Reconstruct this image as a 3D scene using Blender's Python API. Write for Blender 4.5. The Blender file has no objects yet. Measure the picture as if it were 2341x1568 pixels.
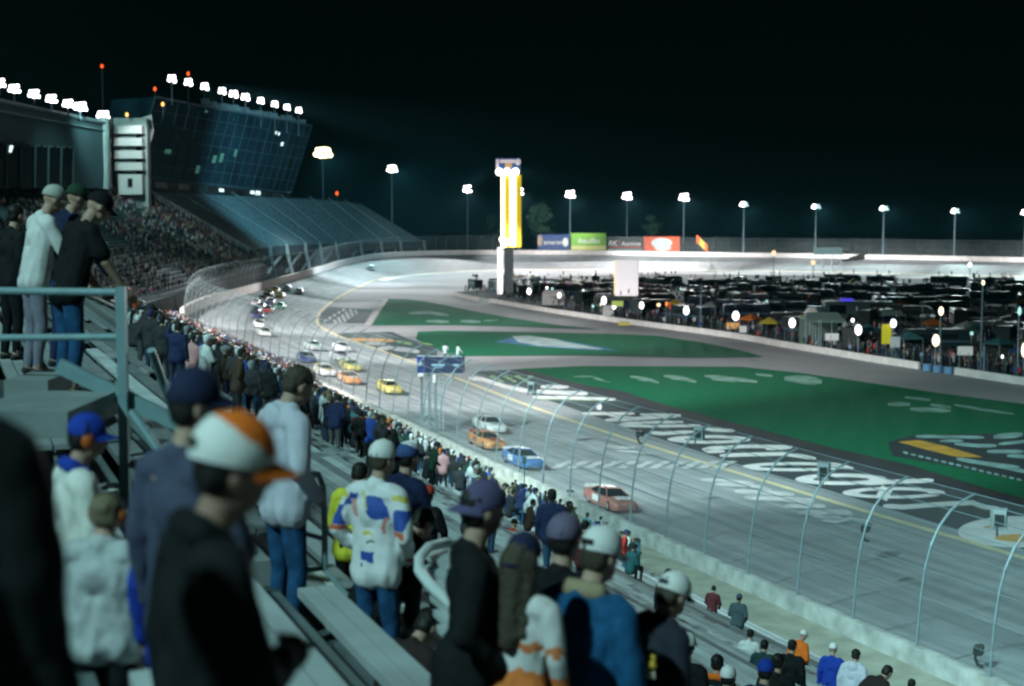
import bpy, bmesh, math, random
import numpy as np
from mathutils import Vector, Matrix, Euler, noise as mnoise

random.seed(7); rng = np.random.default_rng(7)
S = bpy.context.scene
COL = S.collection
PI = math.pi

# ------------------------------------------------------------------ camera frame
F, CX, CY, CAMZ = 3250.0, 1170.0, 784.0, 20.0
PIT = math.atan(274 / F)
FW = np.array([0, math.cos(PIT), -math.sin(PIT)]); UPV = np.array([0, math.sin(PIT), math.cos(PIT)])
def ray(u, v):
    return np.array([(u - CX) / F, 0, 0]) + UPV * ((CY - v) / F) + FW
def at(u, v, y):
    r = ray(u, v); return Vector(r * (y / r[1])) + Vector((0, 0, CAMZ))
def G(u, v, z=0.0):
    r = ray(u, v); t = (z - CAMZ) / r[2]; return Vector((r[0] * t, r[1] * t, z))

# ------------------------------------------------------------------ materials
MATS = {}
def mat(name, col=(.5, .5, .5), rough=.7, metal=0.0, var=0.0, scale=3.0, emit=None, estr=0.0, bump=0.0, spec=.3, objcol=False):
    if name in MATS: return MATS[name]
    m = bpy.data.materials.new(name); m.use_nodes = True
    nt = m.node_tree; N = nt.nodes; L = nt.links
    b = N['Principled BSDF']
    b.inputs['Base Color'].default_value = (*col, 1); b.inputs['Roughness'].default_value = rough
    b.inputs['Metallic'].default_value = metal; b.inputs['Specular IOR Level'].default_value = spec
    tc = N.new('ShaderNodeTexCoord')
    src = None
    if objcol:
        oi = N.new('ShaderNodeObjectInfo'); src = oi.outputs['Color']
    if var > 0 or bump > 0:
        nz = N.new('ShaderNodeTexNoise'); nz.inputs['Scale'].default_value = scale; nz.inputs['Detail'].default_value = 6
        L.new(tc.outputs['Object'], nz.inputs['Vector'])
        if var > 0:
            mp = N.new('ShaderNodeMapRange'); mp.inputs['From Min'].default_value = .3; mp.inputs['From Max'].default_value = .7
            mp.inputs['To Min'].default_value = 1 - var; mp.inputs['To Max'].default_value = 1 + var
            L.new(nz.outputs['Fac'], mp.inputs['Value'])
            mx = N.new('ShaderNodeMix'); mx.data_type = 'RGBA'; mx.blend_type = 'MULTIPLY'; mx.inputs[0].default_value = 1
            if src is not None: L.new(src, mx.inputs[6])
            else: mx.inputs[6].default_value = (*col, 1)
            L.new(mp.outputs[0], mx.inputs[7]); src = mx.outputs[2]
        if bump > 0:
            bp = N.new('ShaderNodeBump'); bp.inputs['Strength'].default_value = bump; bp.inputs['Distance'].default_value = .02
            L.new(nz.outputs['Fac'], bp.inputs['Height']); L.new(bp.outputs[0], b.inputs['Normal'])
    if src is not None: L.new(src, b.inputs['Base Color'])
    if emit is not None:
        b.inputs['Emission Color'].default_value = (*emit, 1); b.inputs['Emission Strength'].default_value = estr
        m.cycles.emission_sampling = 'NONE'
    MATS[name] = m
    return m

# ------------------------------------------------------------------ mesh builder
class MB:
    def __init__(s): s.v = []; s.f = []; s.m = []
    def add(s, vs, fs, mi=0):
        o = len(s.v); s.v += [tuple(x) for x in vs]; s.f += [tuple(i + o for i in f) for f in fs]; s.m += [mi] * len(fs); return s
    def box(s, c, sz, rz=0, mi=0, M=None):
        hx, hy, hz = sz[0] / 2, sz[1] / 2, sz[2] / 2
        vs = [Vector((x, y, z)) for z in (-hz, hz) for x, y in ((-hx, -hy), (hx, -hy), (hx, hy), (-hx, hy))]
        R = M if M is not None else Matrix.Rotation(rz, 3, 'Z')
        c = Vector(c); vs = [R @ v + c for v in vs]
        return s.add(vs, [(3, 2, 1, 0), (4, 5, 6, 7), (0, 1, 5, 4), (1, 2, 6, 5), (2, 3, 7, 6), (3, 0, 4, 7)], mi)
    def tube(s, pts, r, n=8, mi=0, cap=True):
        pts = [Vector(p) for p in pts]; k = len(pts); rs = r if isinstance(r, (list, tuple)) else [r] * k
        vs = []; ref = None
        for i, p in enumerate(pts):
            t = (pts[min(i + 1, k - 1)] - pts[max(i - 1, 0)])
            if t.length < 1e-9: t = Vector((0, 0, 1))
            t.normalize()
            if ref is None: ref = Vector((0, 0, 1)) if abs(t.z) < .9 else Vector((1, 0, 0))
            a = t.cross(ref).normalized(); b = a.cross(t).normalized(); ref = b
            for j in range(n):
                an = 2 * PI * j / n; vs.append(p + (a * math.cos(an) + b * math.sin(an)) * rs[i])
        fs = [(i * n + j, i * n + (j + 1) % n, (i + 1) * n + (j + 1) % n, (i + 1) * n + j) for i in range(k - 1) for j in range(n)]
        if cap: fs += [tuple(range(n - 1, -1, -1)), tuple(range((k - 1) * n, k * n))]
        return s.add(vs, fs, mi)
    def lathe(s, prof, n=16, c=(0, 0, 0), mi=0, M=None):
        c = Vector(c); vs = []; k = len(prof)
        for r, z in prof:
            for j in range(n):
                a = 2 * PI * j / n; v = Vector((r * math.cos(a), r * math.sin(a), z)); vs.append((M @ v if M is not None else v) + c)
        fs = [(i * n + j, i * n + (j + 1) % n, (i + 1) * n + (j + 1) % n, (i + 1) * n + j) for i in range(k - 1) for j in range(n)]
        fs += [tuple(range(n - 1, -1, -1)), tuple(range((k - 1) * n, k * n))]
        return s.add(vs, fs, mi)
    def ell(s, c, r, n=12, m=8, mi=0, M=None):
        c = Vector(c); vs = []
        for i in range(m + 1):
            th = PI * i / m
            for j in range(n):
                a = 2 * PI * j / n
                v = Vector((r[0] * math.sin(th) * math.cos(a), r[1] * math.sin(th) * math.sin(a), r[2] * math.cos(th)))
                vs.append((M @ v if M is not None else v) + c)
        fs = [((i + 1) * n + j, (i + 1) * n + (j + 1) % n, i * n + (j + 1) % n, i * n + j) for i in range(m) for j in range(n)]
        return s.add(vs, fs, mi)
    def prism(s, poly, z0, z1, mi=0):
        k = len(poly); vs = [(p[0], p[1], z0) for p in poly] + [(p[0], p[1], z1) for p in poly]
        fs = [tuple(range(k - 1, -1, -1)), tuple(range(k, 2 * k))] + [(i, (i + 1) % k, k + (i + 1) % k, k + i) for i in range(k)]
        return s.add(vs, fs, mi)
    def poly(s, pts, mi=0): return s.add(pts, [tuple(range(len(pts)))], mi)
    def grid(s, rows, mi=0):
        a = len(rows); b = len(rows[0]); vs = [p for r in rows for p in r]
        return s.add(vs, [(i * b + j, i * b + j + 1, (i + 1) * b + j + 1, (i + 1) * b + j) for i in range(a - 1) for j in range(b - 1)], mi)
    def mesh(s, name, mats, origin=(0, 0, 0), smooth=False):
        me = bpy.data.meshes.new(name); o = Vector(origin)
        me.from_pydata([Vector(v) - o for v in s.v], [], s.f)
        mats = mats if isinstance(mats, (list, tuple)) else [mats]
        for m in mats: me.materials.append(m)
        if len(mats) > 1: me.polygons.foreach_set('material_index', s.m)
        if smooth: me.polygons.foreach_set('use_smooth', [True] * len(me.polygons))
        me.update(); return me
    def build(s, name, mats, parent=None, origin=None, smooth=False, loc=None, rz=0):
        me = s.mesh(name, mats, origin or (0, 0, 0), smooth)
        o = bpy.data.objects.new(name, me); COL.objects.link(o)
        if parent: o.parent = parent
        if origin is not None: o.location = origin
        if loc is not None: o.location = loc
        o.rotation_euler[2] = rz
        return o
def tag(o, label=None, cat=None, group=None, kind=None):
    if label: o['label'] = label
    if cat: o['category'] = cat
    if group: o['group'] = group
    if kind: o['kind'] = kind
    return o
def thing(name, loc, label, cat, group=None, rz=0):
    o = bpy.data.objects.new(name, None); COL.objects.link(o); o.location = loc; o.rotation_euler[2] = rz; o.empty_display_size = .2
    return tag(o, label, cat, group)
def copy_tree(o, parent=None):
    c = o.copy(); COL.objects.link(c)
    if parent: c.parent = parent
    for ch in list(o.children): copy_tree(ch, c)
    return c
def mo(me, name, parent=None, loc=None, rz=0):
    o = bpy.data.objects.new(name, me); COL.objects.link(o)
    if parent: o.parent = parent
    if loc is not None: o.location = loc
    o.rotation_euler[2] = rz
    return o
def spline(P, n):
    P = np.array(P, float); k = len(P); d = np.r_[0, np.cumsum(np.linalg.norm(np.diff(P[:, :2], axis=0), axis=1))]
    out = []
    for t in np.linspace(0, d[-1], n):
        i = min(max(np.searchsorted(d, t) - 1, 0), k - 2); a = (t - d[i]) / (d[i + 1] - d[i])
        p0 = P[max(i - 1, 0)]; p1 = P[i]; p2 = P[i + 1]; p3 = P[min(i + 2, k - 1)]
        h = d[i + 1] - d[i]
        m1 = (p2 - p0) / (d[i + 1] - d[max(i - 1, 0)]) * h; m2 = (p3 - p1) / (d[min(i + 2, k - 1)] - d[i]) * h
        a2, a3 = a * a, a ** 3
        out.append((2 * a3 - 3 * a2 + 1) * p1 + (a3 - 2 * a2 + a) * m1 + (-2 * a3 + 3 * a2) * p2 + (a3 - a2) * m2)
    return np.array(out)

# ------------------------------------------------------------------ near grandstand frame
UX, UY = -.37, .929
C0 = (36.7, 14.6)
def SD(s, d, z=0.0):
    return Vector((C0[0] + s * UX - d * UY, C0[1] + s * UY + d * UX, z))
def sd_of(x, y):
    a, b = x - C0[0], y - C0[1]; return a * UX + b * UY, -a * UY + b * UX
ROWD, ROWZ, ROW0, Z0 = .78, .39, 7.0, 2.25
def zoff(s): return float(np.interp(s, [60, 130, 255], [0, .9, 2.0]))
def floor_z(x, y):
    s, d = sd_of(x, y)
    if d < ROW0: return 1.2 + zoff(s)
    return Z0 + zoff(s) + ROWZ * math.floor((d - ROW0) / ROWD)
SRZ = math.atan2(UY, UX)   # heading of the rows
# ------------------------------------------------------------------ ground, track, infield
M_dirt = mat('dark_dirt', (.02, .03, .028), .95, var=.4, scale=.05)
M_asph = mat('infield_asphalt', (.30, .31, .32), .85, var=.12, scale=.08, bump=.1)
M_grass = mat('turf', (.004, .13, .058), .95, var=.13, scale=1.1, bump=.4, spec=.05)
M_seal = mat('sealed_asphalt', (.014, .022, .026), .8, var=.3, scale=.3)
M_white = mat('white_road_paint', (.80, .80, .78), .8, var=.15, scale=.8)
M_yellow = mat('yellow_road_paint', (.70, .62, .36), .8, var=.15, scale=.5)
M_orange = mat('orange_road_paint', (.75, .38, .06), .8, var=.15, scale=.6)
M_ghost = mat('worn_turf_paint', (.17, .34, .27), .95, var=.5, scale=.6)
M_blue = mat('blue_turf_paint', (.03, .16, .30), .95, var=.4, scale=.4)
M_pale = mat('pale_turf_paint', (.38, .52, .52), .95, var=.35, scale=.4)
M_lime = mat('lime_turf_paint', (.25, .42, .16), .95, var=.5, scale=.6)
M_conc = mat('pale_concrete', (.50, .49, .46), .9, var=.12, scale=.7)

b = MB(); b.poly([(-2500, -400, -.3), (2500, -400, -.3), (2500, 3000, -.3), (-2500, 3000, -.3)])
tag(b.build('ground', M_dirt), kind='structure')

ST = [  # inner x,y, outer x,y,z (the racing surface, from the tri-oval round the turn to the far straight)
 (77, -22, 57, -31, 1.0), (59.2, 17.8, 39, 9.2, 1.0), (35.7, 73, 15.5, 64.4, 1.0), (18.0, 114, -.8, 105, 1.1), (5.0, 147, -14.1, 138.8, 1.5),
 (-7.5, 185, -29.7, 175.6, 2.1), (-22, 228, -45.7, 212.3, 2.8), (-32, 257, -56.5, 245, 3.2), (-39, 287, -61, 283, 3.4), (-44, 335, -62.5, 331, 3.3),
 (-47.5, 425, -63, 422, 3.5), (-46, 520, -60, 534, 5.0), (-33, 570, -48, 588, 6.2), (-10, 606, -20, 624, 6.2), (24, 616, 27, 636, 5.9),
 (76, 610, 80, 632, 5.3), (125, 585, 131, 607, 5.1), (192, 533, 199, 551, 4.9), (260, 460, 270, 475, 4.9), (320, 380, 335, 392, 4.6)]
ST = np.array(ST, float)
NT = 240
_all = spline(np.c_[ST[:, 2:4], ST[:, 0:2], ST[:, 4:5]], NT)
OUT = np.c_[_all[:, 0:2], _all[:, 4]]; INN = np.c_[_all[:, 2:4], np.zeros(NT)]
_q = np.linspace(0, NT - 1, NT * 16); OUTD = np.stack([np.interp(_q, np.arange(NT), OUT[:, k]) for k in range(3)], 1); INND = np.stack([np.interp(_q, np.arange(NT), INN[:, k]) for k in range(3)], 1)
def track_pt(i, t, dz=0.0):
    i = min(max(i, 0), NT - 1.001); k = int(i); a = i - k
    p = (INN[k] * (1 - a) + INN[k + 1] * a) * (1 - t) + (OUT[k] * (1 - a) + OUT[k + 1] * a) * t
    return Vector((p[0], p[1], p[2] + dz))
def surf_z(x, y):
    # height of the banked surface (0 inside the yellow line)
    q = np.array([x, y]); e = OUTD[:, :2] - INND[:, :2]; L2 = (e ** 2).sum(1)
    t = np.clip(((q - INND[:, :2]) * e).sum(1) / L2, 0, 1)
    d = np.linalg.norm(INND[:, :2] + t[:, None] * e - q, axis=1); i = int(np.argmin(d))
    return max(0.0, min(1.0, t[i])) * OUTD[i, 2]
def GT(u, v, dz=.035):
    z = 0.0
    for _ in range(12):
        p = G(u, v, z); z = .5 * z + .5 * surf_z(p.x, p.y)
    p = G(u, v, z); p.z = z + dz; return p

def track_material():
    m = bpy.data.materials.new('racing_asphalt'); m.use_nodes = True; nt = m.node_tree; N = nt.nodes; L = nt.links
    bs = N['Principled BSDF']; bs.inputs['Roughness'].default_value = .75; bs.inputs['Specular IOR Level'].default_value = .25
    uv = N.new('ShaderNodeUVMap'); uv.uv_map = 'lane'
    mp = N.new('ShaderNodeMapping'); mp.inputs['Scale'].default_value = (.035, 22, 1); L.new(uv.outputs[0], mp.inputs[0])
    n1 = N.new('ShaderNodeTexNoise'); n1.inputs['Scale'].default_value = 1; n1.inputs['Detail'].default_value = 5; L.new(mp.outputs[0], n1.inputs['Vector'])
    tc = N.new('ShaderNodeTexCoord'); n2 = N.new('ShaderNodeTexNoise'); n2.inputs['Scale'].default_value = .35; n2.inputs['Detail'].default_value = 8
    L.new(tc.outputs['Object'], n2.inputs['Vector'])
    r = N.new('ShaderNodeValToRGB'); r.color_ramp.elements[0].position = .32; r.color_ramp.elements[1].position = .68
    r.color_ramp.elements[0].color = (.19, .225, .235, 1); r.color_ramp.elements[1].color = (.36, .385, .39, 1)
    L.new(n1.outputs['Fac'], r.inputs[0])
    mr = N.new('ShaderNodeMapRange'); mr.inputs['From Min'].default_value = .3; mr.inputs['From Max'].default_value = .7; mr.inputs['To Min'].default_value = .85; mr.inputs['To Max'].default_value = 1.15
    L.new(n2.outputs['Fac'], mr.inputs['Value'])
    mx = N.new('ShaderNodeMix'); mx.data_type = 'RGBA'; mx.blend_type = 'MULTIPLY'; mx.inputs[0].default_value = 1
    L.new(r.outputs[0], mx.inputs[6]); L.new(mr.outputs[0], mx.inputs[7]); L.new(mx.outputs[2], bs.inputs['Base Color'])
    return m
NL = 9
b = MB(); rows = [[track_pt(i, t) for t in np.linspace(0, 1, NL)] for i in range(NT)]; b.grid(rows)
trk = b.build('track', track_material()); tag(trk, kind='structure')
uvl = trk.data.uv_layers.new(name='lane')
slen = np.r_[0, np.cumsum(np.linalg.norm(np.diff(OUT[:, :2], axis=0), axis=1))]
for lp in trk.data.loops:
    vi = lp.vertex_index; uvl.data[lp.index].uv = (slen[vi // NL], (vi % NL) / (NL - 1))

# paved infield: everything inside the inner line
b = MB(); cen = [(70, 150), (30, 230), (0, 300), (-15, 380), (-15, 470), (0, 520), (30, 545), (90, 540), (150, 490), (220, 380)]
ctr = spline([(97, -14), (80, 26), (57, 82), (40, 123), (27, 157), (14, 200), (2, 240), (-8, 275), (-14, 310), (-14, 350), (-10, 410), (-5, 480), (5, 530), (25, 560), (50, 575), (76, 570), (110, 555), (170, 500), (230, 430), (290, 360)], NT)
b.grid([[(INN[i][0], INN[i][1], -.03), (ctr[i][0], ctr[i][1], -.03)] for i in range(NT)])
b.poly([(x, y, -.06) for x, y, *_ in ctr])
tag(b.build('infield_pavement', M_asph), kind='structure')

def ground_poly(name, pts, m, z=.0, kind='structure'):
    b = MB(); b.poly([G(u, v, z) for u, v in pts]); o = b.build(name, m); tag(o, kind=kind); return o
G1 = [(888, 683), (930, 684), (973, 689), (1020, 698), (1072, 709), (1171, 727), (1269, 742), (1370, 753), (1250, 749), (1138, 745), (1000, 743), (849, 744)]
G2 = [(955, 758), (1007, 755.5), (1269, 760), (1433, 764), (1500, 767), (1614, 784), (1690, 800), (1745, 815), (1591, 817), (1335, 812), (1059, 814), (1030, 812), (990, 797), (950, 775)]
G3 = [(1150, 846), (1204, 842), (1335, 836), (1498, 837), (1692, 838), (1828, 852), (2002, 877), (2158, 900), (2340, 923), (2560, 955), (2620, 1215), (2340, 1140), (2235, 1110), (2080, 1063), (1905, 1024), (1769, 989), (1622, 952), (1513, 923), (1423, 894), (1354, 883), (1274, 865), (1204, 846)]
for g in (G1, G2, G3): ground_poly('infield_grass', g, M_grass, .01)
STRIP = [(1099, 848), (1150, 846), (1204, 845), (1274, 864), (1354, 882), (1423, 893), (1513, 922), (1622, 951), (1769, 988), (1905, 1023), (2080, 1062), (2235, 1109), (2340, 1139), (2620, 1214), (2620, 1350), (2340, 1255), (2100, 1183), (1900, 1122), (1700, 1065), (1500, 1000), (1350, 948), (1200, 896), (1110, 864), (1080, 853)]
ground_poly('painted_apron', STRIP, M_seal, .004)
P1 = [(715, 733), (752, 701), (853, 708), (833, 739), (722, 739)]
P2 = [(757, 767), (779, 761), (896, 758), (933, 775), (997, 794), (1000, 812), (960, 818), (917, 821), (853, 800), (789, 780)]
ground_poly('painted_apron', P1, M_seal, .004); ground_poly('painted_apron', P2, M_seal, .014)
ground_poly('concrete_strip', [(876, 683), (888, 683), (846, 744), (832, 744), (859, 708)], M_conc, .016)

# yellow line along the inside of the track
b = MB()
for i in range(NT - 1):
    b.poly([track_pt(i, 0, .02), track_pt(i + 1, 0, .02), track_pt(i + 1, .035, .02), track_pt(i, .035, .02)])
tag(b.build('track_line', M_yellow), kind='structure')
# white line at the foot of the banking on the far side
b = MB()
for i in range(118, NT - 1):
    k = [Vector((INN[j][0] * (1 - t) + ctr[j][0] * t, INN[j][1] * (1 - t) + ctr[j][1] * t, .0)) for j, t in ((i, 0), (i + 1, 0), (i + 1, .10), (i, .10))]
    b.poly(k)
tag(b.build('track_line', M_white), kind='structure')

# lettering and marks painted on the apron, the turf and the racing surface
def z1(x, y): return ((1380 + x / 3.776) * .936, (970 + y / 3.776) * .936)
def z2(x, y): return ((1900 + x / 3.902) * .936, (1000 + y / 3.902) * .936)
def z3(x, y): return ((1130 + x / 4.107) * .936, (880 + y / 4.107) * .936)
def z4(x, y): return ((740 + x / 5.85) * .936, (720 + y / 5.85) * .936)
def c6(x, y): return ((900 + x / 2.851) * .936, (700 + y / 2.851) * .936)
def c7(x, y): return ((1600 + x / 2.412) * .936, (750 + y / 2.412) * .936)
def gp(z): return lambda u, v: G(u, v, z)
A_ = gp(.012)
LAY = [0]
def stroke(b, conv, pts, w, put, taper=True):
    LAY[0] += 1; lift = Vector((0, 0, .0017 * (LAY[0] % 9)))
    # a brush stroke of height w (crop pixels), laid on the surface
    P = []
    pts = [np.array(p, float) for p in pts]; w = w * (.96 if put is A_ else 1)
    fine = [pts[0]]
    for a, c in zip(pts[:-1], pts[1:]):
        n = max(2, int(abs(c - a).max() / 60)); fine += [a + (c - a) * k / n for k in range(1, n + 1)]
    for i, p in enumerate(fine):
        t = fine[min(i + 1, len(fine) - 1)] - fine[max(i - 1, 0)]; t = t / (np.linalg.norm(t) + 1e-9); n = np.array([-t[1], t[0]])
        ww = w * (.55 if taper and i in (0, len(fine) - 1) else 1)
        P.append((put(*conv(*(p + n * ww / 2))) + lift, put(*conv(*(p - n * ww / 2))) + lift))
    for (a, c), (e, f) in zip(P[:-1], P[1:]): b.poly([a, c, f, e])
def ring(b, conv, c, ro, ri, put0, a0=0, a1=360, n=32):
    LAY[0] += 1; lift = Vector((0, 0, .0017 * (LAY[0] % 9))); put = lambda u, v: put0(u, v) + lift
    A = [math.radians(a0 + (a1 - a0) * k / n) for k in range(n + 1)]
    for p, q in zip(A[:-1], A[1:]):
        b.poly([put(*conv(c[0] + ro[0] * math.cos(p), c[1] + ro[1] * math.sin(p))), put(*conv(c[0] + ro[0] * math.cos(q), c[1] + ro[1] * math.sin(q))),
                put(*conv(c[0] + ri[0] * math.cos(q), c[1] + ri[1] * math.sin(q))), put(*conv(c[0] + ri[0] * math.cos(p), c[1] + ri[1] * math.sin(p)))])
def gp(z): return lambda u, v: G(u, v, z)
b = MB()
stroke(b, z1, [(160, 150), (400, 152), (640, 150)], 30, A_); stroke(b, z1, [(400, 165), (560, 190), (690, 200)], 30, A_)
stroke(b, z1, [(370, 212), (700, 195), (1065, 168)], 36, A_); stroke(b, z1, [(690, 160), (1040, 165)], 26, A_)
stroke(b, z1, [(1090, 228), (800, 232), (560, 240), (500, 250), (560, 262), (800, 268), (1250, 262)], 27, A_)
stroke(b, z1, [(1230, 290), (1560, 312)], 34, A_); stroke(b, z1, [(785, 328), (900, 335), (1180, 318)], 34, A_)
ring(b, z1, (1325, 390), (385, 40), (230, 12), A_)
stroke(b, z1, [(2095, 458), (1700, 452), (1350, 468), (1270, 485), (1330, 498), (1470, 498)], 34, A_); stroke(b, z1, [(1850, 478), (2090, 462)], 30, A_)
stroke(b, z1, [(1425, 538), (1700, 528), (2000, 522), (2150, 540), (2310, 566)], 36, A_)
ring(b, z2, (150, 545), (500, 43), (330, 16), A_, 20, 335); stroke(b, z2, [(430, 512), (560, 530), (715, 565)], 40, A_)
ring(b, z2, (600, 665), (440, 55), (270, 21), A_); stroke(b, z2, [(820, 705), (1100, 690), (1480, 676)], 42, A_)
ring(b, z2, (1100, 795), (490, 54), (330, 26), A_, 25, 372); stroke(b, z2, [(960, 772), (1010, 800), (1060, 826)], 120, A_, False)
stroke(b, z2, [(1000, 918), (1200, 930), (1500, 905), (1850, 888), (1950, 925), (2130, 952)], 46, A_)
ring(b, z2, (2290, 1165), (580, 150), (.1, .1), A_, n=40)
stroke(b, z3, [(700, 370), (1000, 372), (1530, 392)], 32, A_); stroke(b, z3, [(720, 310), (900, 320), (1250, 335)], 44, A_); stroke(b, z3, [(780, 265), (1060, 268)], 40, A_)
stroke(b, z3, [(60, 180), (200, 190), (420, 260), (700, 320)], 44, A_); stroke(b, z3, [(1360, 430), (1370, 500)], 60, A_)
tag(b.build('apron_lettering', M_white), kind='structure')
b = MB(); ring(b, z2, (2420, 1225), (360, 42), (.1, .1), gp(.016)); stroke(b, z2, [(1960, 1125), (2080, 1110)], 20, gp(.016)); tag(b.build('apron_lettering', M_orange), kind='structure')
b = MB()
for k in range(10): stroke(b, z3, [(270 + k * 42, 160 + (k % 3) * 22), (330 + k * 42, 165 + (k % 3) * 24)], 26, A_)
stroke(b, z3, [(720, 388), (1500, 404)], 8, gp(.016)); tag(b.build('apron_lettering', M_lime), kind='structure')
# patches by the exit of the turn
b = MB(); A2 = gp(.02)
stroke(b, z4, [(640, 640), (900, 640), (1300, 655)], 44, A2); tag(b.build('apron_lettering', M_orange), kind='structure')
b = MB(); stroke(b, z4, [(1320, 662), (1560, 702)], 40, A2); stroke(b, z4, [(1650, 680), (1850, 715)], 18, A2); tag(b.build('apron_lettering', M_lime), kind='structure')
b = MB()
stroke(b, z4, [(900, 690), (1180, 700)], 46, A2); stroke(b, z4, [(1060, 770), (1200, 760), (1260, 745)], 60, A2); stroke(b, z4, [(1250, 760), (1500, 790), (1660, 812)], 62, A2)
for (x0, y0, x1, y1) in ((300, 380, 620, 190), (440, 395, 720, 205), (520, 400, 790, 215)):
    for k in range(5):
        a, c = k / 5, (k + .62) / 5
        stroke(b, z4, [(x0 + (x1 - x0) * a, y0 + (y1 - y0) * a), (x0 + (x1 - x0) * c, y0 + (y1 - y0) * c)], 62 if x0 > 400 else 34, gp(.012), False)
tag(b.build('apron_lettering', mat('faded_road_paint', (.42, .45, .46), .85, var=.3, scale=.4)), kind='structure')
# worn marks on the turf
b = MB(); A3 = gp(.024)
for pts, w in (([(280, 185), (420, 180), (560, 200)], 20), ([(400, 240), (560, 245)], 22), ([(640, 240), (780, 245)], 20), ([(800, 240), (900, 232)], 10)):
    stroke(b, c6, pts, w, A3)
for pts, w in (([(1430, 625), (1560, 625), (1650, 660)], 8), ([(1560, 640), (1680, 665)], 6), ([(1820, 625), (1920, 640), (2020, 668)], 20), ([(1870, 650), (2000, 660)], 8), ([(2060, 620), (2180, 635), (2281, 665)], 22), ([(2100, 640), (2240, 655)], 8)):
    stroke(b, c6, pts, w, A3)
for pts, w in (([(50, 405), (140, 415), (240, 440)], 20), ([(290, 405), (430, 420), (600, 440)], 22), ([(330, 425), (470, 440)], 10), ([(590, 395), (690, 405)], 16), ([(760, 420), (900, 425), (980, 440)], 40), ([(830, 440), (950, 455)], 14),
               ([(1370, 570), (1500, 572)], 28), ([(1470, 530), (1620, 548)], 18), ([(1500, 600), (1740, 610)], 26), ([(1620, 575), (1740, 590)], 20), ([(1760, 575), (1900, 600), (2110, 630)], 14)):
    stroke(b, c7, pts, w, A3)
tag(b.build('turf_marking', M_ghost), kind='structure')
b = MB(); b.poly([G(*c6(x, y), .02) for x, y in ((870, 385), (960, 365), (1010, 345), (1330, 370), (1560, 410), (1740, 445), (1500, 440), (1200, 420), (1020, 400))]); tag(b.build('turf_marking', M_blue), kind='structure')
b = MB(); b.poly([G(*c6(x, y), .03) for x, y in ((1000, 345), (1120, 342), (1300, 365), (1380, 385), (1640, 436), (1480, 430), (1180, 412), (1040, 385))]); tag(b.build('turf_marking', M_pale), kind='structure')
b = MB(); b.poly([G(*z2(x, y), .02) for x, y in ((1045, 310), (1300, 238), (1900, 232), (2700, 225), (2700, 790), (2341, 690), (1650, 540), (1090, 440))]); tag(b.build('turf_marking', mat('dark_turf_paint', (.008, .025, .03), .9, var=.3, scale=.4)), kind='structure')
b = MB(); b.poly([G(*z2(x, y), .03) for x, y in ((1140, 308), (1340, 290), (1600, 350), (1950, 455), (1700, 452), (1400, 380))]); tag(b.build('turf_marking', mat('amber_turf_paint', (.52, .29, .03), .9, var=.25, scale=.6)), kind='structure')
b = MB(); A4 = gp(.034)
for pts, w in (([(1310, 255), (1600, 262), (1960, 268)], 30), ([(1540, 300), (1760, 298)], 26), ([(1680, 325), (1900, 345), (2080, 345)], 34), ([(1990, 400), (2341, 400)], 34), ([(2050, 262), (2330, 238)], 50), ([(2180, 440), (2400, 450)], 36),
               ([(1700, 470), (2000, 520), (2400, 600)], 36), ([(1900, 500), (2300, 550)], 26), ([(2100, 330), (2400, 300)], 30)):
    stroke(b, z2, pts, w, A4)
for k in range(17): stroke(b, z2, [(1190 + k * 72, 408 + k * 17), (1240 + k * 72, 420 + k * 17)], 22, A4)
tag(b.build('turf_marking', mat('grey_turf_paint', (.22, .40, .38), .9, var=.4, scale=.5)), kind='structure')
# chequered line and worn white blocks on the racing surface
b = MB()
for k in range(11):
    x = -130 + k * 150
    for q, (dx, y0, y1) in enumerate(((0, 660, 622), (75, 622, 592))):
        b.poly([GT(*z1(x + dx, y0)), GT(*z1(x + dx + 85, y0)), GT(*z1(x + dx + 140, y1)), GT(*z1(x + dx + 55, y1))])
tag(b.build('chequered_line', mat('worn_white_paint', (.55, .56, .56), .85, var=.25, scale=.8)), kind='structure')
b = MB()
for pts, w in (([(370, 455), (500, 470), (640, 470)], 30), ([(470, 500), (620, 505), (790, 525)], 26), ([(1255, 765), (1500, 775), (1740, 800)], 32), ([(1390, 805), (1700, 815), (1900, 860)], 34), ([(1560, 870), (1900, 890), (2050, 900)], 40), ([(1650, 925), (2000, 945), (2300, 960)], 46)):
    stroke(b, z1, pts, w, GT)
for pts, w in (([(0, 800), (150, 815)], 40), ([(-60, 850), (200, 875), (300, 890)], 42), ([(60, 930), (300, 925), (450, 930)], 44), ([(190, 990), (450, 985), (640, 985), (710, 1015)], 50), ([(420, 1060), (560, 1075), (680, 1050), (880, 1072)], 34), ([(330, 1020), (600, 1035)], 30)):
    stroke(b, z2, pts, w, GT)
tag(b.build('track_marking', mat('worn_white_paint', (.55, .56, .56))), kind='structure')
b = MB()
for pts in ([(860, 1385), (1190, 1500)], [(1090, 1230), (1870, 1495)], [(-200, 1240), (500, 1440)]):
    stroke(b, z2, pts, 12, GT)
tag(b.build('track_marking', mat('grey_paint', (.38, .42, .43), .85, var=.3, scale=.4)), kind='structure')

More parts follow.
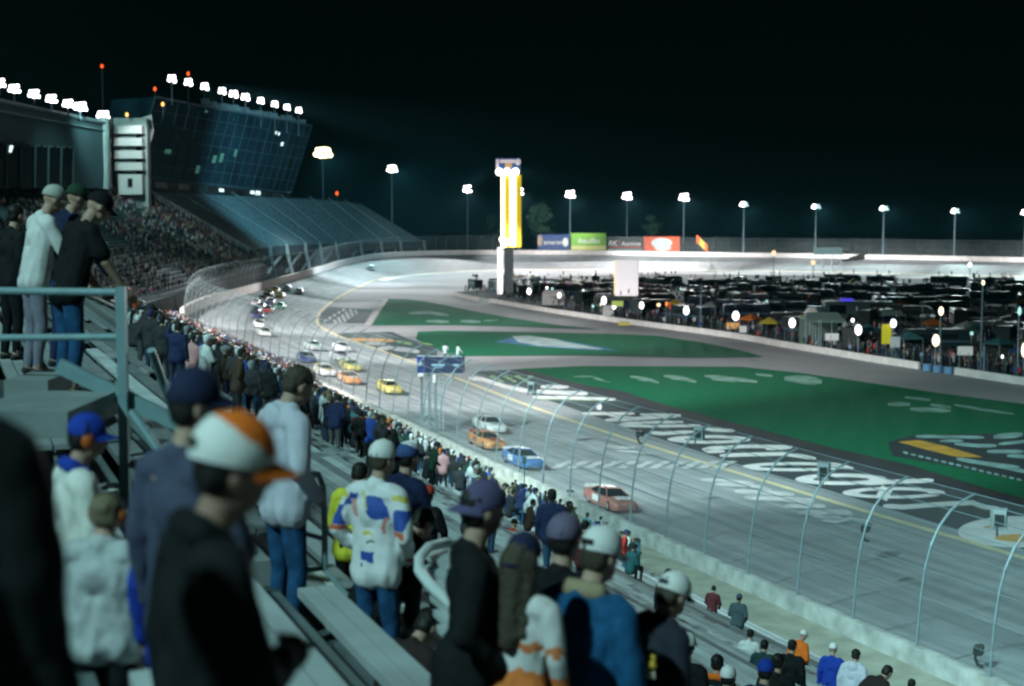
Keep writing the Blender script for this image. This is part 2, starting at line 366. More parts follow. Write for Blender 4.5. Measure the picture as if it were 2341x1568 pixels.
# walls
M_wall = mat('whitewashed_wall', (.62, .60, .57), .85, var=.15, scale=.6)
def wall_strip(path, h, th, side, name, m, label, cat):
    # path: list of Vector base points; side = +1 puts the thickness to the right of travel
    b = MB(); rows = []
    n = len(path)
    for i in range(n):
        t = (path[min(i + 1, n - 1)] - path[max(i - 1, 0)]); t.z = 0; t.normalize(); q = Vector((t.y, -t.x, 0)) * th * side; p = path[i]
        rows.append([p, p + Vector((0, 0, h)), p + q + Vector((0, 0, h)), p + q])
    b.grid(rows); b.poly(rows[0]); b.poly(rows[-1][::-1])
    o = b.build(name, m, origin=path[0]); return tag(o, label, cat)
iA = int(np.argmin(abs(OUT[:, 1] - 238)))
wall_strip([Vector(OUT[i]) + Vector((0, 0, -.6)) for i in range(0, iA + 1)], 1.6, .45, -1, 'track_wall', mat('scuffed_wall', (.38, .39, .36), .9, var=.3, scale=1.2), 'low pale concrete wall between the front straight and the grandstand walkway', 'wall')
wall_strip([Vector(OUT[i]) + Vector((0, 0, -.6)) for i in range(iA, NT)], 2.5, .8, -1, 'track_wall', M_wall, 'white concrete outer wall sweeping round the banked turn to the far straight', 'wall')
PW1 = [(1036, 674), (1062, 682), (1097, 690)]
PW2 = [(1121, 691), (1236, 711), (1368, 731), (1499, 749), (1614, 764), (1715, 779), (1777, 791), (1886, 809), (2000, 828), (2103, 844)]
PW3 = [(2185, 856), (2340, 880), (2600, 920)]
def dens(pts, n):
    return [Vector(p) for p in spline([tuple(G(u, v)) for u, v in pts], n)]
for P, l in ((PW1, 'short white pit wall end piece nearest the turn'), (PW2, 'long white pit wall in front of the crowded infield'), (PW3, 'white pit wall section past the blue gap at the right')):
    wall_strip(dens(P, 24), 1.0, .35, 1, 'pit_wall', M_wall, l, 'wall')
b = MB()
g0 = G(2108, 846); g1 = G(2180, 856)
for k in range(3):
    p = g0.lerp(g1, (k + .5) / 3); b.lathe([(.62, 0), (.66, .05), (.66, .85), (.55, .95), (.1, .97)], 14, p)
for k in range(3):
    bb = MB(); bb.lathe([(.62, 0), (.66, .05), (.66, .4), (.70, .43), (.66, .46), (.66, .85), (.55, .95), (.1, .97)], 14)
    tag(bb.build('barrel', mat('barrel_blue', (.12, .26, .42), .5), loc=g0.lerp(g1, (k + .5) / 3)), 'blue plastic crash barrel in the gap of the white pit wall', 'barrel', 'blue barrels closing the pit wall gap')
# ------------------------------------------------------------------ near grandstand
M_alu = mat('bleacher_aluminium', (.52, .57, .56), .55, .25, var=.12, scale=2.5)
M_alurow = mat('row_shade_aluminium', (.5, .5, .5), .6, .2, var=.22, scale=1.2, objcol=True)
M_tread = mat('stand_tread', (.05, .065, .065), .8, var=.3, scale=1.2)
M_steel = mat('galvanised_steel', (.50, .56, .57), .5, .35, var=.15, scale=6)
M_walk = mat('walkway_concrete', (.30, .30, .24), .9, var=.2, scale=.8, bump=.2)
NR = 46
b = MB()
S0, S1 = -14, 258
prof = [(ROW0, 1.2)]
for i in range(NR):
    d = ROW0 + i * ROWD; z = Z0 + i * ROWZ; prof += [(d, z), (d + ROWD, z)]
prof += [(ROW0 + NR * ROWD, 0), (ROW0, 0)]
ss = [S0, 9.6, 34, 60, 85, 110, 130, 160, 190, 220, S1]
def SZ(s, d, z): return SD(s, d, z + zoff(s))
for a, c in zip(ss[:-1], ss[1:]):
    for (p, q) in zip(prof[:-2], prof[1:-1]): b.poly([SZ(a, *p), SZ(c, *p), SZ(c, *q), SZ(a, *q)])
b.add([SD(S0, *p) for p in prof], [tuple(range(len(prof)))]); b.add([SZ(S1, *p) for p in prof], [tuple(range(len(prof) - 1, -1, -1))])
gs = b.build('grandstand', M_tread, origin=SD(120, ROW0, 1.2)); tag(gs, 'near grandstand with stepped rows running down to the track walkway', 'grandstand')
b = MB()   # walkway between wall and stand
wk = [i for i in range(0, iA + 1)]
b.grid([[Vector((OUT[i][0], OUT[i][1], max(1.15, OUT[i][2] - .15))), SZ(sd_of(OUT[i][0], OUT[i][1])[0], ROW0 + .5, 1.15)] for i in wk])
tag(b.build('walkway', M_walk), kind='structure')
# aisle steps
for k, sa in enumerate((9.6, 34.0, 60.0)):
    b = MB()
    for i in range(12, NR):
        d = ROW0 + i * ROWD; z = Z0 + i * ROWZ
        b.box(SD(sa + .8, d + .2, z + .095), (1.3, .36, .18), SRZ)
        b.box(SD(sa + .8, d + .2, z + .187), (1.26, .06, .012), SRZ, 1)
    o = b.build('aisle_steps', [mat('aisle_concrete', (.24, .26, .25), .9, var=.15, scale=1.5), mat('step_edge', (.6, .6, .55), .8)], origin=SD(sa + .8, ROW0 + 12 * ROWD, Z0 + 12 * ROWZ))
    tag(o, ('concrete aisle steps beside the railed landing', 'concrete aisle steps in the middle of the near bleachers', 'concrete aisle steps through the packed part of the crowd')[k], 'steps')
secs = [(-13, 9.4), (11.4, 33.8), (35.8, 59.8), (61.8, 110)]
def bench_mb(L):
    s = MB()
    for dy in (0, .135): s.box((0, dy, 0), (L, .12, .04)); s.box((0, dy + .055, -.025), (L, .01, .03))
    f = MB()
    for dy in (-.40, -.26, -.12): f.box((0, dy, -.40), (L, .125, .035))
    k = MB()
    n = int(L / 2)
    for q in range(n + 1):
        x = -L / 2 + L * (q + .02) / (n + .04) if n else 0
        k.box((x, .07, -.22), (.06, .06, .40)); k.box((x, .03, -.035), (.06, .3, .03))
    return s, f, k
_k = MB(); _k.box((0, .07, -.22), (.06, .06, .40)); BRK = _k.mesh('bracket', M_steel)
nb = 0
for j, (a, c) in enumerate(secs):
    L = c - a; s_, f_, k_ = bench_mb(L)
    ms, mf, mk = s_.mesh('seat_plank', M_alurow), f_.mesh('footboard', mat('footboard_metal', (.15, .18, .18), .6, .2, var=.2, scale=2)), k_.mesh('bracket', M_steel)
    for i in range(NR):
        d = ROW0 + i * ROWD; z = Z0 + i * ROWZ
        o = mo(ms, 'bleacher_bench', loc=SZ((a + c) / 2, d + .50, z + .43), rz=SRZ)
        if j == 3: o.rotation_euler[1] = -math.atan((zoff(c) - zoff(a)) / L)
        tn = random.uniform(.16, .60) if (j > 0 or i < 30) else random.uniform(.42, .6); o.color = (tn * .92, tn, tn * .99, 1)  # row tones vary to imitate the shaded gaps between benches
        tag(o, ('long aluminium plank bench in the bleacher section nearest the camera', 'long aluminium plank bench in the section past the railed aisle', 'long aluminium plank bench in the section level with the flag stand', 'long aluminium plank bench under the thick of the trackside crowd')[j], 'bench', ('benches of the nearest bleacher section', 'benches past the railed aisle', 'benches level with the flag stand', 'benches under the trackside crowd')[j])
        if j < 2 and i > 8: mo(mf, 'footboard', o)
        if j == 0 and i > 24:
            for q in range(6): mo(BRK, 'bracket', o, (-L / 2 + L * (q + .5) / 6, 0, 0))
        nb += 1

# ------------------------------------------------------------------ catch fence
M_fence = mat('fence_steel', (.20, .27, .29), .5, .2, var=.1, scale=3)
def mesh_mat():
    m = bpy.data.materials.new('chain_link'); m.use_nodes = True; nt = m.node_tree; N = nt.nodes; L = nt.links
    bs = N['Principled BSDF']; bs.inputs['Base Color'].default_value = (.16, .20, .20, 1); bs.inputs['Roughness'].default_value = .6; bs.inputs['Metallic'].default_value = .2
    uv = N.new('ShaderNodeUVMap'); uv.uv_map = 'wire'
    sp = N.new('ShaderNodeSeparateXYZ'); L.new(uv.outputs[0], sp.inputs[0])
    outs = []
    for op in ('ADD', 'SUBTRACT'):
        a = N.new('ShaderNodeMath'); a.operation = op; L.new(sp.outputs[0], a.inputs[0]); L.new(sp.outputs[1], a.inputs[1])
        s = N.new('ShaderNodeMath'); s.operation = 'MULTIPLY'; s.inputs[1].default_value = 12; L.new(a.outputs[0], s.inputs[0])
        f = N.new('ShaderNodeMath'); f.operation = 'FRACT'; L.new(s.outputs[0], f.inputs[0])
        c = N.new('ShaderNodeMath'); c.operation = 'LESS_THAN'; c.inputs[1].default_value = .075; L.new(f.outputs[0], c.inputs[0]); outs.append(c)
    mx = N.new('ShaderNodeMath'); mx.operation = 'MAXIMUM'; L.new(outs[0].outputs[0], mx.inputs[0]); L.new(outs[1].outputs[0], mx.inputs[1])
    L.new(mx.outputs[0], bs.inputs['Alpha'])
    return m
M_link = mesh_mat()
FPROF = [(0, 0), (.06, 1.0), (.16, 2.2), (.34, 3.4), (.62, 4.4), (1.05, 5.2), (1.65, 5.85), (2.35, 6.25), (2.9, 6.45)]
def fence(i0, i1, spacing, hz, label, r, cables, zoff):
    path = [Vector(OUT[i]) for i in range(i0, i1 + 1)]
    d = np.r_[0, np.cumsum([(path[k + 1] - path[k]).length for k in range(len(path) - 1)])]
    base = path[0]; root = thing('catch_fence', base, label, 'fence')
    def frame(t):
        k = min(max(int(np.searchsorted(d, t)) - 1, 0), len(path) - 2); a = (t - d[k]) / (d[k + 1] - d[k])
        p = path[k].lerp(path[k + 1], a); tg = path[k + 1] - path[k]; tg.z = 0; tg.normalize(); return p + Vector((0, 0, zoff)), Vector((tg.y, -tg.x, 0))
    n = int(d[-1] / spacing)
    def pt(t, o, z):
        p, q = frame(t); return p + q * (o - .2) + Vector((0, 0, z)) - base
    for k in range(n + 1):
        b = MB(); b.tube([pt(k * spacing, o * hz, z * hz) for o, z in FPROF], r, 6); b.build('post', M_fence if spacing < 5 and k * spacing < 105 else mat('far_fence_steel', (.10, .13, .135), .6, .1), root)
    b = MB(); step = spacing
    for ci in cables:
        o, z = FPROF[ci]; b.tube([pt(t, o * hz, z * hz) for t in np.arange(0, d[-1], step)], .02 if r < .1 else .03, 4)
    b.build('cable', M_fence, root)
    b = MB(); ts = np.arange(0, d[-1], step); b.grid([[pt(t, o * hz - .03, z * hz) for o, z in FPROF] for t in ts])
    o = b.build('wire_mesh', M_link, root); uv = o.data.uv_layers.new(name='wire'); nn = len(FPROF)
    h = np.r_[0, np.cumsum([math.hypot(FPROF[k + 1][0] - FPROF[k][0], FPROF[k + 1][1] - FPROF[k][1]) * hz for k in range(nn - 1)])]
    for lp in o.data.loops: uv.data[lp.index].uv = (ts[lp.vertex_index // nn], h[lp.vertex_index % nn])
    return root, frame, d
iS = int(np.argmin(abs(OUT[:, 1] - 36)))
fr, fframe, fd = fence(iS, int(np.argmin(abs(OUT[:, 1] - 252))), 4.5, 1.0, 'tall catch fence with curved steel posts along the front straight', .058, (1, 2, 3, 4, 5, 6, 7, 8), .9)
fence(int(np.argmin(abs(OUT[:, 1] - 254))), 150, 6.0, 1.0, 'catch fence with curved posts on top of the outer wall round the turn', .075, (2, 4, 6, 8), 1.9)
fence(151, NT - 1, 7.0, 1.0, 'thin catch fence with curved posts above the wall of the far straight', .07, (2, 4, 6, 8), 1.9)
# loudspeakers and black cameras fixed to the fence
def on_fence(v_u, v_v, y): return at(v_u, v_v, y)
M_spk = mat('loudspeaker_grey', (.34, .40, .40), .6, var=.1, scale=6)
M_black = mat('black_plastic', (.012, .014, .014), .5)
for (u, v, y, lab) in ((1215, 885, 122, 'grey loudspeaker box on the fence posts right of the flag stand'), (1597, 990, 92, 'grey loudspeaker box on a fence post above the tall apron letters'),
                       (1882, 1076, 76, 'grey loudspeaker box on a fence post near the middle of the lettering'), (2283, 1186, 62, 'grey loudspeaker box hanging over the round white apron logo')):
    t = thing('loudspeaker', at(u, v, y), lab, 'loudspeaker', 'loudspeakers along the catch fence', SRZ + .9)
    b = MB(); b.prism([(-.36, -.3), (.36, -.3), (.28, .3), (-.28, .3)], -.45, .45); b.build('cabinet', M_spk, t)
    b = MB(); b.box((0, -.315, 0), (.6, .03, .76)); b.build('grille', mat('speaker_grille', (.2, .25, .25), .8), t)
    b = MB(); b.tube([(0, .3, 0), (.1, .7, -.2), (.1, .9, -.6)], .05, 6); b.box((0, .34, 0), (.4, .08, .5)); b.build('bracket', M_black, t)
for (u, v, y, lab) in ((1462, 995, 97, 'small black camera on the fence beside the yellow track line'), (1978, 1212, 73, 'small black camera clamped to a fence post over the racing surface'), (2236, 1492, 60, 'small black camera low on the last fence post at the right')):
    t = thing('fence_camera', at(u, v, y), lab, 'camera', 'black cameras on the catch fence', -.5)
    b = MB(); b.box((0, 0, .12), (.36, .6, .34)); b.build('body', M_black, t)
    b = MB(); b.lathe([(.13, 0), (.16, .05), (.16, .25)], 12, (0, .28, .12), M=Matrix.Rotation(-PI / 2, 3, 'X')); b.build('lens', M_black, t)
    b = MB(); b.tube([(0, -.1, .1), (-.12, -.1, -.2), (0, -.1, -.5), (.22, -.05, -.55)], .07, 6); b.build('bracket', M_black, t)

# ------------------------------------------------------------------ flag stand
fs = at(1008, 850, 128); fz = 1.3
root = thing('flag_stand', (fs.x, fs.y, fz), 'blue panelled flag stand on steel legs above the front straight fence', 'flag stand', rz=-.12)
pz = fs.z - fz; W = 4.0
M_navy = mat('navy_panel', (.012, .035, .22), .5); M_navy2 = mat('dark_navy_panel', (.008, .014, .07), .5)
b = MB(); b.box((0, 0, pz), (W, 1.9, .14)); b.build('platform', M_steel, root)
b = MB(); b.box((.32, -.96, pz + .72), (W - .66, .05, 1.45)); p = b.build('front_panel', M_navy2, root)
bb = MB(); bb.box((-.1, -.995, pz + .72), (1.2, .02, .16)); bb.box((1.5, -.995, pz + .75), (.5, .02, .14)); bb.box((-.1, -.995, pz + .5), (.8, .02, .06)); bb.build('lettering', mat('sign_lettering', (.35, .55, .70), .6), p)
b = MB(); b.box((-W / 2 + .3, -.97, pz + .72), (.64, .06, 1.45)); p = b.build('side_panel', M_navy, root)
bb = MB(); bb.box((-W / 2 + .3, -1.005, pz + .8), (.42, .02, .3)); bb.build('emblem', mat('emblem_white', (.6, .68, .75), .6), p)
b = MB(); b.box((-W / 2, 0, pz + .72), (.05, 1.9, 1.45)); b.box((W / 2, 0, pz + .72), (.05, 1.9, 1.45)); b.build('end_panel', M_navy, root)
b = MB()
for x in (-W / 2, -.7, .7, W / 2): b.tube([(x, .94, pz), (x, .94, pz + 1.2)], .03, 6)
b.tube([(-W / 2, .94, pz + 1.2), (W / 2, .94, pz + 1.2)], .03, 6); b.tube([(-W / 2, .94, pz + .65), (W / 2, .94, pz + .65)], .025, 6)
b.tube([(-W / 2, -.96, pz + 1.52), (W / 2, -.96, pz + 1.52)], .035, 6); b.build('guard_rail', M_steel, root)
for x in (-1.72, -1.0, -.45):
    b = MB(); b.box((x, -.4, pz / 2), (.2, .2, pz)); b.build('leg', mat('painted_leg', (.17, .24, .25), .6), root)
b = MB()
for z in np.arange(.4, pz - .3, .75): b.tube([(-1.72, -.4, z), (-1.0, -.4, z + .5)], .035, 5); b.tube([(-1.0, -.4, z + .5), (-.45, -.4, z)], .03, 5)
b.tube([(-.3, -.3, 2.6), (1.4, -.2, pz)], .06, 6); b.tube([(-1.9, -.4, pz - .25), (-.3, -.4, pz - .25)], .06, 6); b.build('brace', M_steel, root)
b = MB()
for x in (-.1, .3): b.tube([(x, -.6, 0), (x, -.6, pz)], .04, 6)
for z in np.arange(.3, pz, .32): b.tube([(-.1, -.6, z), (.3, -.6, z)], .022, 5)
b.build('ladder', M_steel, root)
b = MB(); b.box((-1.7, -.95, pz - .18), (.5, .4, .28)); b.box((-.45, -.95, pz - .5), (.25, .3, .7)); b.build('lamp_box', mat('lamp_box', (.75, .75, .75), .4, emit=(.9, .9, 1), estr=.3), root)
# low concrete plinth and cones at its foot
pl = at(985, 1023, 124); b = MB(); b.box((0, 0, -.45), (4.4, 1.0, .9)); tag(b.build('plinth', mat('plinth', (.36, .42, .40), .85, var=.15), loc=pl, rz=SRZ - PI / 2), 'low grey concrete block carrying orange traffic cones below the flag stand', 'plinth')
cb = MB(); cb.box((0, 0, .02), (.5, .5, .04)); cb.lathe([(.19, .04), (.15, .28)], 14); cone_b = cb.mesh('base', mat('cone_orange', (.85, .17, .02), .6))
cb = MB(); cb.lathe([(.15, .28), (.10, .62)], 14); cone_s = cb.mesh('band', mat('cone_white', (.8, .78, .72), .5))
cb = MB(); cb.lathe([(.10, .62), (.04, .98), (.02, .98)], 14); cone_t = cb.mesh('tip', MATS['cone_orange'])
for k, (u, v) in enumerate(((958, 1020), (975, 1022), (988, 1024), (1000, 1020))):
    t = thing('traffic_cone', at(u, v, 123.2), ('orange traffic cone standing alone at the left end of the plinth', 'orange traffic cone beside the flag stand legs, second in the close group', 'orange traffic cone in front of the flag stand ladder, tallest looking', 'pale orange traffic cone at the right end of the plinth')[k], 'traffic cone', 'traffic cones under the flag stand')
    mo(cone_b, 'base', t); mo(cone_s, 'band', t); mo(cone_t, 'tip', t); t.scale = (1.15, 1.15, 1.15)

# slim bins / bollards on the walkway
for (u, v, h, lab) in ((1195, 1166, 1.7, 'slim dark green post box on the walkway near the start line'), (1452, 1312, 1.6, 'slim dark green post box at the foot of the empty benches')):
    p = at(u, v, 96 if u < 1300 else 66); t = thing('post_box', p, lab, 'post box', 'dark post boxes on the walkway')
    b = MB(); b.prism([(-.22, -.2), (.22, -.2), (.22, .2), (-.22, .2)], 0, h); b.lathe([(.26, 0), (.24, .06), (.02, .14)], 12, (0, 0, h)); b.build('body', mat('bin_green', (.03, .075, .075), .6), t)
    b = MB(); b.box((0, -.21, h * .8), (.3, .02, .14)); b.build('slot', M_black, t)
    if u < 1300:
        b = MB(); b.tube([(.1, .3, 0), (.1, .3, 3.4)], .05, 6); b.box((.1, .3, 3.4), (.3, .12, .5)); b.build('sign_pole', mat('bin_green', (0, 0, 0)), t)

# ------------------------------------------------------------------ railings of the landing and aisle rails close to the camera
M_rail = mat('pale_rail_paint', (.22, .34, .36), .45, .1, var=.1, scale=8)
R = .026
o = at(280, 1120, 9.6)
root = thing('railing', at(282, 1180, 9.6), 'pale steel railing with square post and two rails round the landing', 'railing')
def loc_(p): return p - root.location
b = MB(); p0, p1 = loc_(at(281, 655, 9.6)), loc_(at(285, 1250, 9.6)); b.box((p0 + p1) / 2, (.062, .062, (p0 - p1).length), 0); b.build('post', M_rail, root)
b = MB(); b.tube([loc_(at(-60, 664, 9.9)), loc_(at(267, 668, 9.6))], .027, 10); b.build('top_rail', M_rail, root)
b = MB(); b.tube([loc_(at(-60, 772, 9.9)), loc_(at(270, 770, 9.6))], .024, 10); b.build('mid_rail', M_rail, root)
b = MB(); b.box((loc_(at(150, 842, 9.8)) + loc_(at(440, 985, 9.5))) / 2, (1.05, .05, .10), M=Matrix.Rotation(.46, 3, 'Y')); b.build('stringer', M_rail, root)
b = MB()
for (a, c) in (((300, 940, 9.5), (395, 1075, 9.4)), ((300, 1060, 9.6), (370, 1095, 9.5)), ((345, 800, 9.9), (415, 990, 10.4))):
    b.tube([loc_(at(*a)), loc_(at(*c))], .03, 8)
b.build('brace', M_rail, root)
# landing slab with two steps
root = thing('landing', at(170, 960, 9.2), 'pale concrete landing with steps below the three leaning spectators', 'landing')
M_land = mat('landing_concrete', (.22, .26, .25), .9, var=.15, scale=3)
b = MB(); pa, pb = at(40, 893, 9.9), at(262, 893, 9.9)
def local_box(u0, v0, u1, y0, y1, th):
    z = at(u0, v0, y1).z
    q = [at(u0, v0, y1), at(u1, v0, y1)]; x0, x1 = q[0].x, q[1].x
    return ((x0 + x1) / 2, (y0 + y1) / 2, z - th / 2), (x1 - x0, y1 - y0, th)
c_, s_ = local_box(55, 893, 268, 8.6, 9.7, .16); b.box(Vector(c_) - root.location, s_); b.build('slab', M_land, root)
b = MB(); c_, s_ = local_box(70, 850, 165, 9.75, 10.3, .12); b.box(Vector(c_) - root.location, s_); b.build('step', M_land, root)
b = MB(); c_, s_ = local_box(-200, 868, 262, 10.4, 15.5, .15); b.box(Vector(c_) - root.location, s_); b.build('floor_plate', M_tread, root)
# aisle handrails
def tube_thing(name, pts, r, m, label, cat, extra=()):
    root = thing(name, pts[0], label, cat)
    b = MB(); b.tube([p - pts[0] for p in pts], r, 10); b.build('handrail', m, root)
    for n_, q in extra:
        b = MB(); b.tube([p - pts[0] for p in q], r * .85, 8); b.build(n_, m, root)
    return root
tube_thing('aisle_rail', [at(742, 1300, 9.75), at(742, 1200, 9.75), at(738, 1110, 9.75), at(728, 1085, 9.8), at(690, 1082, 9.9)], .022, M_rail, 'thin steel aisle rail behind the grey hooded spectator', 'railing',
           [('cross_bar', [at(668, 1212, 9.9), at(742, 1232, 9.75)]), ('cross_bar', [at(672, 1302, 9.9), at(740, 1300, 9.75), at(800, 1368, 9.7), at(835, 1400, 9.65)]), ('post', [at(676, 1120, 9.9), at(678, 1330, 9.9)])])
# folded bench ends with a rounded hoop
root = thing('seat_hoop', at(960, 1560, 8.4), 'white steel hoop at the end of slatted aluminium seats', 'railing')
def L_(u, v, y): return at(u, v, y) - root.location
b = MB(); b.tube([L_(1085, 1480, 7.2), L_(1050, 1400, 7.6), L_(985, 1340, 8.2), L_(958, 1305, 8.4), L_(958, 1275, 8.6), L_(980, 1250, 8.9), L_(1020, 1240, 9.2), L_(1070, 1246, 9.4)], .032, 10, ); b.build('hoop', mat('hoop_white', (.66, .72, .70), .45), root)
for k in range(6):
    b = MB(); y = 9.2 - k * .32
    p, q = L_(985 + k * 9, 1262 + k * 34, y), L_(1090 + k * 6, 1318 + k * 42, y - .9)
    t = (q - p); b.box((p + q) / 2, (t.length, .16, .035), M=Matrix.Rotation(math.atan2(t.y, t.x), 3, 'Z') @ Matrix.Rotation(-math.atan2(t.z, math.hypot(t.x, t.y)), 3, 'Y')); b.build('slat', M_alu, root)
# ------------------------------------------------------------------ far grandstands on the outside of the turn
def lerp(a, b, t): return a + (b - a) * t
def curve(pts, n): return [Vector(p) for p in spline([tuple(p) for p in pts], n)]
def far_stand(front, top, rows, n, name, mats, label, drop=0):
    Fp, Tp = curve(front, n), curve(top, n)
    b = MB(); grid = []
    for r in range(rows):
        a, c = r / rows, (r + 1) / rows
        lo = [lerp(Fp[i], Tp[i], a) for i in range(n)]; hi = [lerp(Fp[i], Tp[i], c) for i in range(n)]
        tread = [Vector((hi[i].x, hi[i].y, lo[i].z)) for i in range(n)]
        for i in range(n - 1):
            b.add([lo[i], lo[i + 1], tread[i + 1], tread[i]], [(0, 1, 2, 3)], 0)
            b.add([tread[i], tread[i + 1], hi[i + 1], hi[i]], [(0, 1, 2, 3)], 1)
        grid.append(lo)
    for i in range(n - 1):   # back and front fascia
        b.add([Tp[i], Tp[i + 1], Tp[i + 1] - Vector((0, 0, 30)), Tp[i] - Vector((0, 0, 30))], [(0, 1, 2, 3)], 2)
        b.add([Fp[i], Fp[i + 1], Fp[i + 1] - Vector((0, 0, drop)), Fp[i] - Vector((0, 0, drop))], [(0, 1, 2, 3)], 2)
    for e in (0, -1): b.add([Fp[e], Tp[e], Tp[e] - Vector((0, 0, 25)), Fp[e] - Vector((0, 0, drop + .5))], [(0, 1, 2, 3)], 2)
    o = b.build(name, mats, origin=Fp[0]); tag(o, label, 'grandstand'); return o, Fp, Tp
M_fst = mat('far_tread', (.10, .15, .16), .8, var=.3, scale=.5); M_seat = mat('far_seats', (.13, .21, .22), .7, var=.35, scale=.6); M_fas = mat('far_fascia', (.03, .05, .055), .85, var=.2, scale=.2)
fa = [at(60, 760, 225), at(290, 705, 268), at(420, 668, 300), at(545, 628, 370), at(612, 604, 435)]
ta = [at(-260, 432, 285), at(-50, 432, 330), at(110, 432, 360), at(230, 432, 385), at(312, 432, 405)]
st1, F1, T1 = far_stand(fa, ta, 34, 40, 'far_grandstand', [M_fst, M_seat, M_fas], 'distant grandstand packed with spectators left of the banked turn', 3)
fb = [at(575, 573, 432), at(640, 562, 470), at(760, 557, 550), at(880, 554, 610), at(968, 552, 655)]
tb = [at(318, 432, 406), at(440, 440, 450), at(600, 449, 515), at(730, 455, 575), at(826, 466, 640)]
st2, F2, T2 = far_stand(fb, tb, 40, 40, 'far_grandstand', [mat('empty_tread', (.05, .095, .105), .8, var=.35, scale=1.6), mat('empty_seats', (.10, .19, .215), .65, var=.6, scale=1.1), M_fas], 'distant empty grandstand of blue grey seats above the white turn wall', 3)
# stair lines between the sections
b = MB()
for k in range(1, 9):
    i = int(k * 39 / 9); t = F2[i]; u = T2[i]; sd = Vector((.45, .28, 0))
    b.add([t + Vector((0, 0, .9)), t + sd + Vector((0, 0, .9)), u + sd + Vector((0, 0, .9)), u + Vector((0, 0, .9))], [(0, 1, 2, 3)])
so = b.build('stairs', mat('far_stairs', (.16, .25, .27), .8), st2); so.location = (0, 0, 0)
for v in so.data.vertices: v.co -= F2[0]
b = MB()
for k in range(0, 10):
    i = min(39, int(k * 39 / 9)); p = F2[i]
    b.tube([p + Vector((2.5, -2.5, -10)), p + Vector((.5, -.5, -3)), p + Vector((0, 0, .5))], .65, 5); b.tube([p + Vector((-6.5, -3, -10)), p + Vector((0, 0, -1))], .5, 5)
so = b.build('strut', mat('far_strut', (.22, .29, .29), .7), st2)
for v in so.data.vertices: v.co -= F2[0]
# railing between the two stands
b = MB(); p0 = T1[-1]; p1 = F1[-1]; P = [lerp(p0, p1, t / 12) for t in range(13)]
for h in (.5, 1.1, 1.8): b.tube([p + Vector((0, 0, h)) for p in P], .14, 4)
for p in P: b.tube([p, p + Vector((0, 0, 1.8))], .12, 4)
tag(b.build('stand_railing', mat('far_rail', (.38, .50, .52), .6), origin=P[0]), 'long diagonal railing between the crowded and the empty far grandstands', 'railing')

# suite building with a leaning glass front
def quad_pt(q, a, c): # q = tl,tr,br,bl
    return lerp(lerp(q[0], q[1], a), lerp(q[3], q[2], a), c)
M_glass = mat('suite_glass', (.012, .045, .065), .6, spec=.05, var=.5, scale=.10)
M_mull = mat('suite_mullion', (.07, .16, .19), .6, spec=.1)
M_dk = mat('dark_cladding', (.03, .06, .065), .8, var=.3, scale=.15)
Q = [at(352, 222, 402), at(712, 287, 588), at(664, 440, 575), at(312, 403, 398)]
root = thing('suite_building', Q[3], 'tall dark glass suite building with a leaning front behind the empty grandstand', 'building')
ro = root.location.copy()
back = Vector((-14, 8, 0))
def rel(b, name, m, parent=None):
    o = b.build(name, m, parent or root)
    for v in o.data.vertices: v.co -= ro
    return o
b = MB(); b.add([Q[0], Q[1], Q[2], Q[3]] + [q + back for q in Q], [(3, 2, 1, 0), (0, 1, 5, 4), (1, 2, 6, 5), (3, 0, 4, 7), (2, 3, 7, 6), (4, 5, 6, 7)]); rel(b, 'glass_front', M_glass)
b = MB(); off = Vector((.25, -.25, 0))
for k in range(0, 19):
    a = k / 18; b.tube([quad_pt(Q, a, 0) + off, quad_pt(Q, a, 1) + off], .09 if k % 3 else .14, 4)
for k in range(0, 7): b.tube([quad_pt(Q, a / 12, k / 6) + off for a in range(13)], .10 if k not in (0, 6) else .3, 4)
rel(b, 'mullions', M_mull)
b = MB(); Qb = [at(312, 406, 398), at(664, 442, 575), at(660, 458, 574), at(318, 432, 400)]
b.add([*Qb, *[q + back for q in Qb]], [(3, 2, 1, 0), (0, 1, 5, 4), (1, 2, 6, 5), (3, 0, 4, 7)]); rel(b, 'base_wall', M_dk)
for a in (.08, .2, .38, .48, .55, .72, .84):
    b = MB(); b.add([quad_pt(Qb, a, .2) + off, quad_pt(Qb, a + .06, .2) + off, quad_pt(Qb, a + .06, .75) + off, quad_pt(Qb, a, .75) + off], [(3, 2, 1, 0)])
    rel(b, 'window', mat('base_window', (.01, .012, .015), .3))
M_lit = mat('lit_room', (.3, .5, .5), .5, emit=(.75, 1, 1), estr=1.6); M_litg = mat('lit_room_green', (.1, .3, .2), .5, emit=(.25, .9, .6), estr=.12)
for a, c, w, h in ((.72, .17, .012, .04), (.745, .18, .012, .04), (.79, .31, .018, .05)):
    b = MB(); b.add([quad_pt(Q, a, c) + off, quad_pt(Q, a + w, c) + off, quad_pt(Q, a + w, c + h) + off, quad_pt(Q, a, c + h) + off], [(3, 2, 1, 0)]); rel(b, 'lit_window', M_lit)
for a, c, w, h in ((.66, .2, .03, .35), (.70, .15, .035, .5), (.44, .3, .03, .3)):
    b = MB(); b.add([quad_pt(Qb, a, c) + off * 1.4, quad_pt(Qb, a + w, c) + off * 1.4, quad_pt(Qb, a + w, c + h) + off * 1.4, quad_pt(Qb, a, c + h) + off * 1.4], [(3, 2, 1, 0)]); rel(b, 'lit_window', M_lit)
for a, c, w, h in ((.36, .62, .02, .1), (.40, .58, .02, .12), (.28, .78, .02, .1), (.10, .62, .03, .06), (.48, .5, .015, .1), (.25, .05, .015, .03)):
    b = MB(); b.add([quad_pt(Q, a, c) + off, quad_pt(Q, a + w, c) + off, quad_pt(Q, a + w, c + h) + off, quad_pt(Q, a, c + h) + off], [(3, 2, 1, 0)]); rel(b, 'lit_window', M_litg)
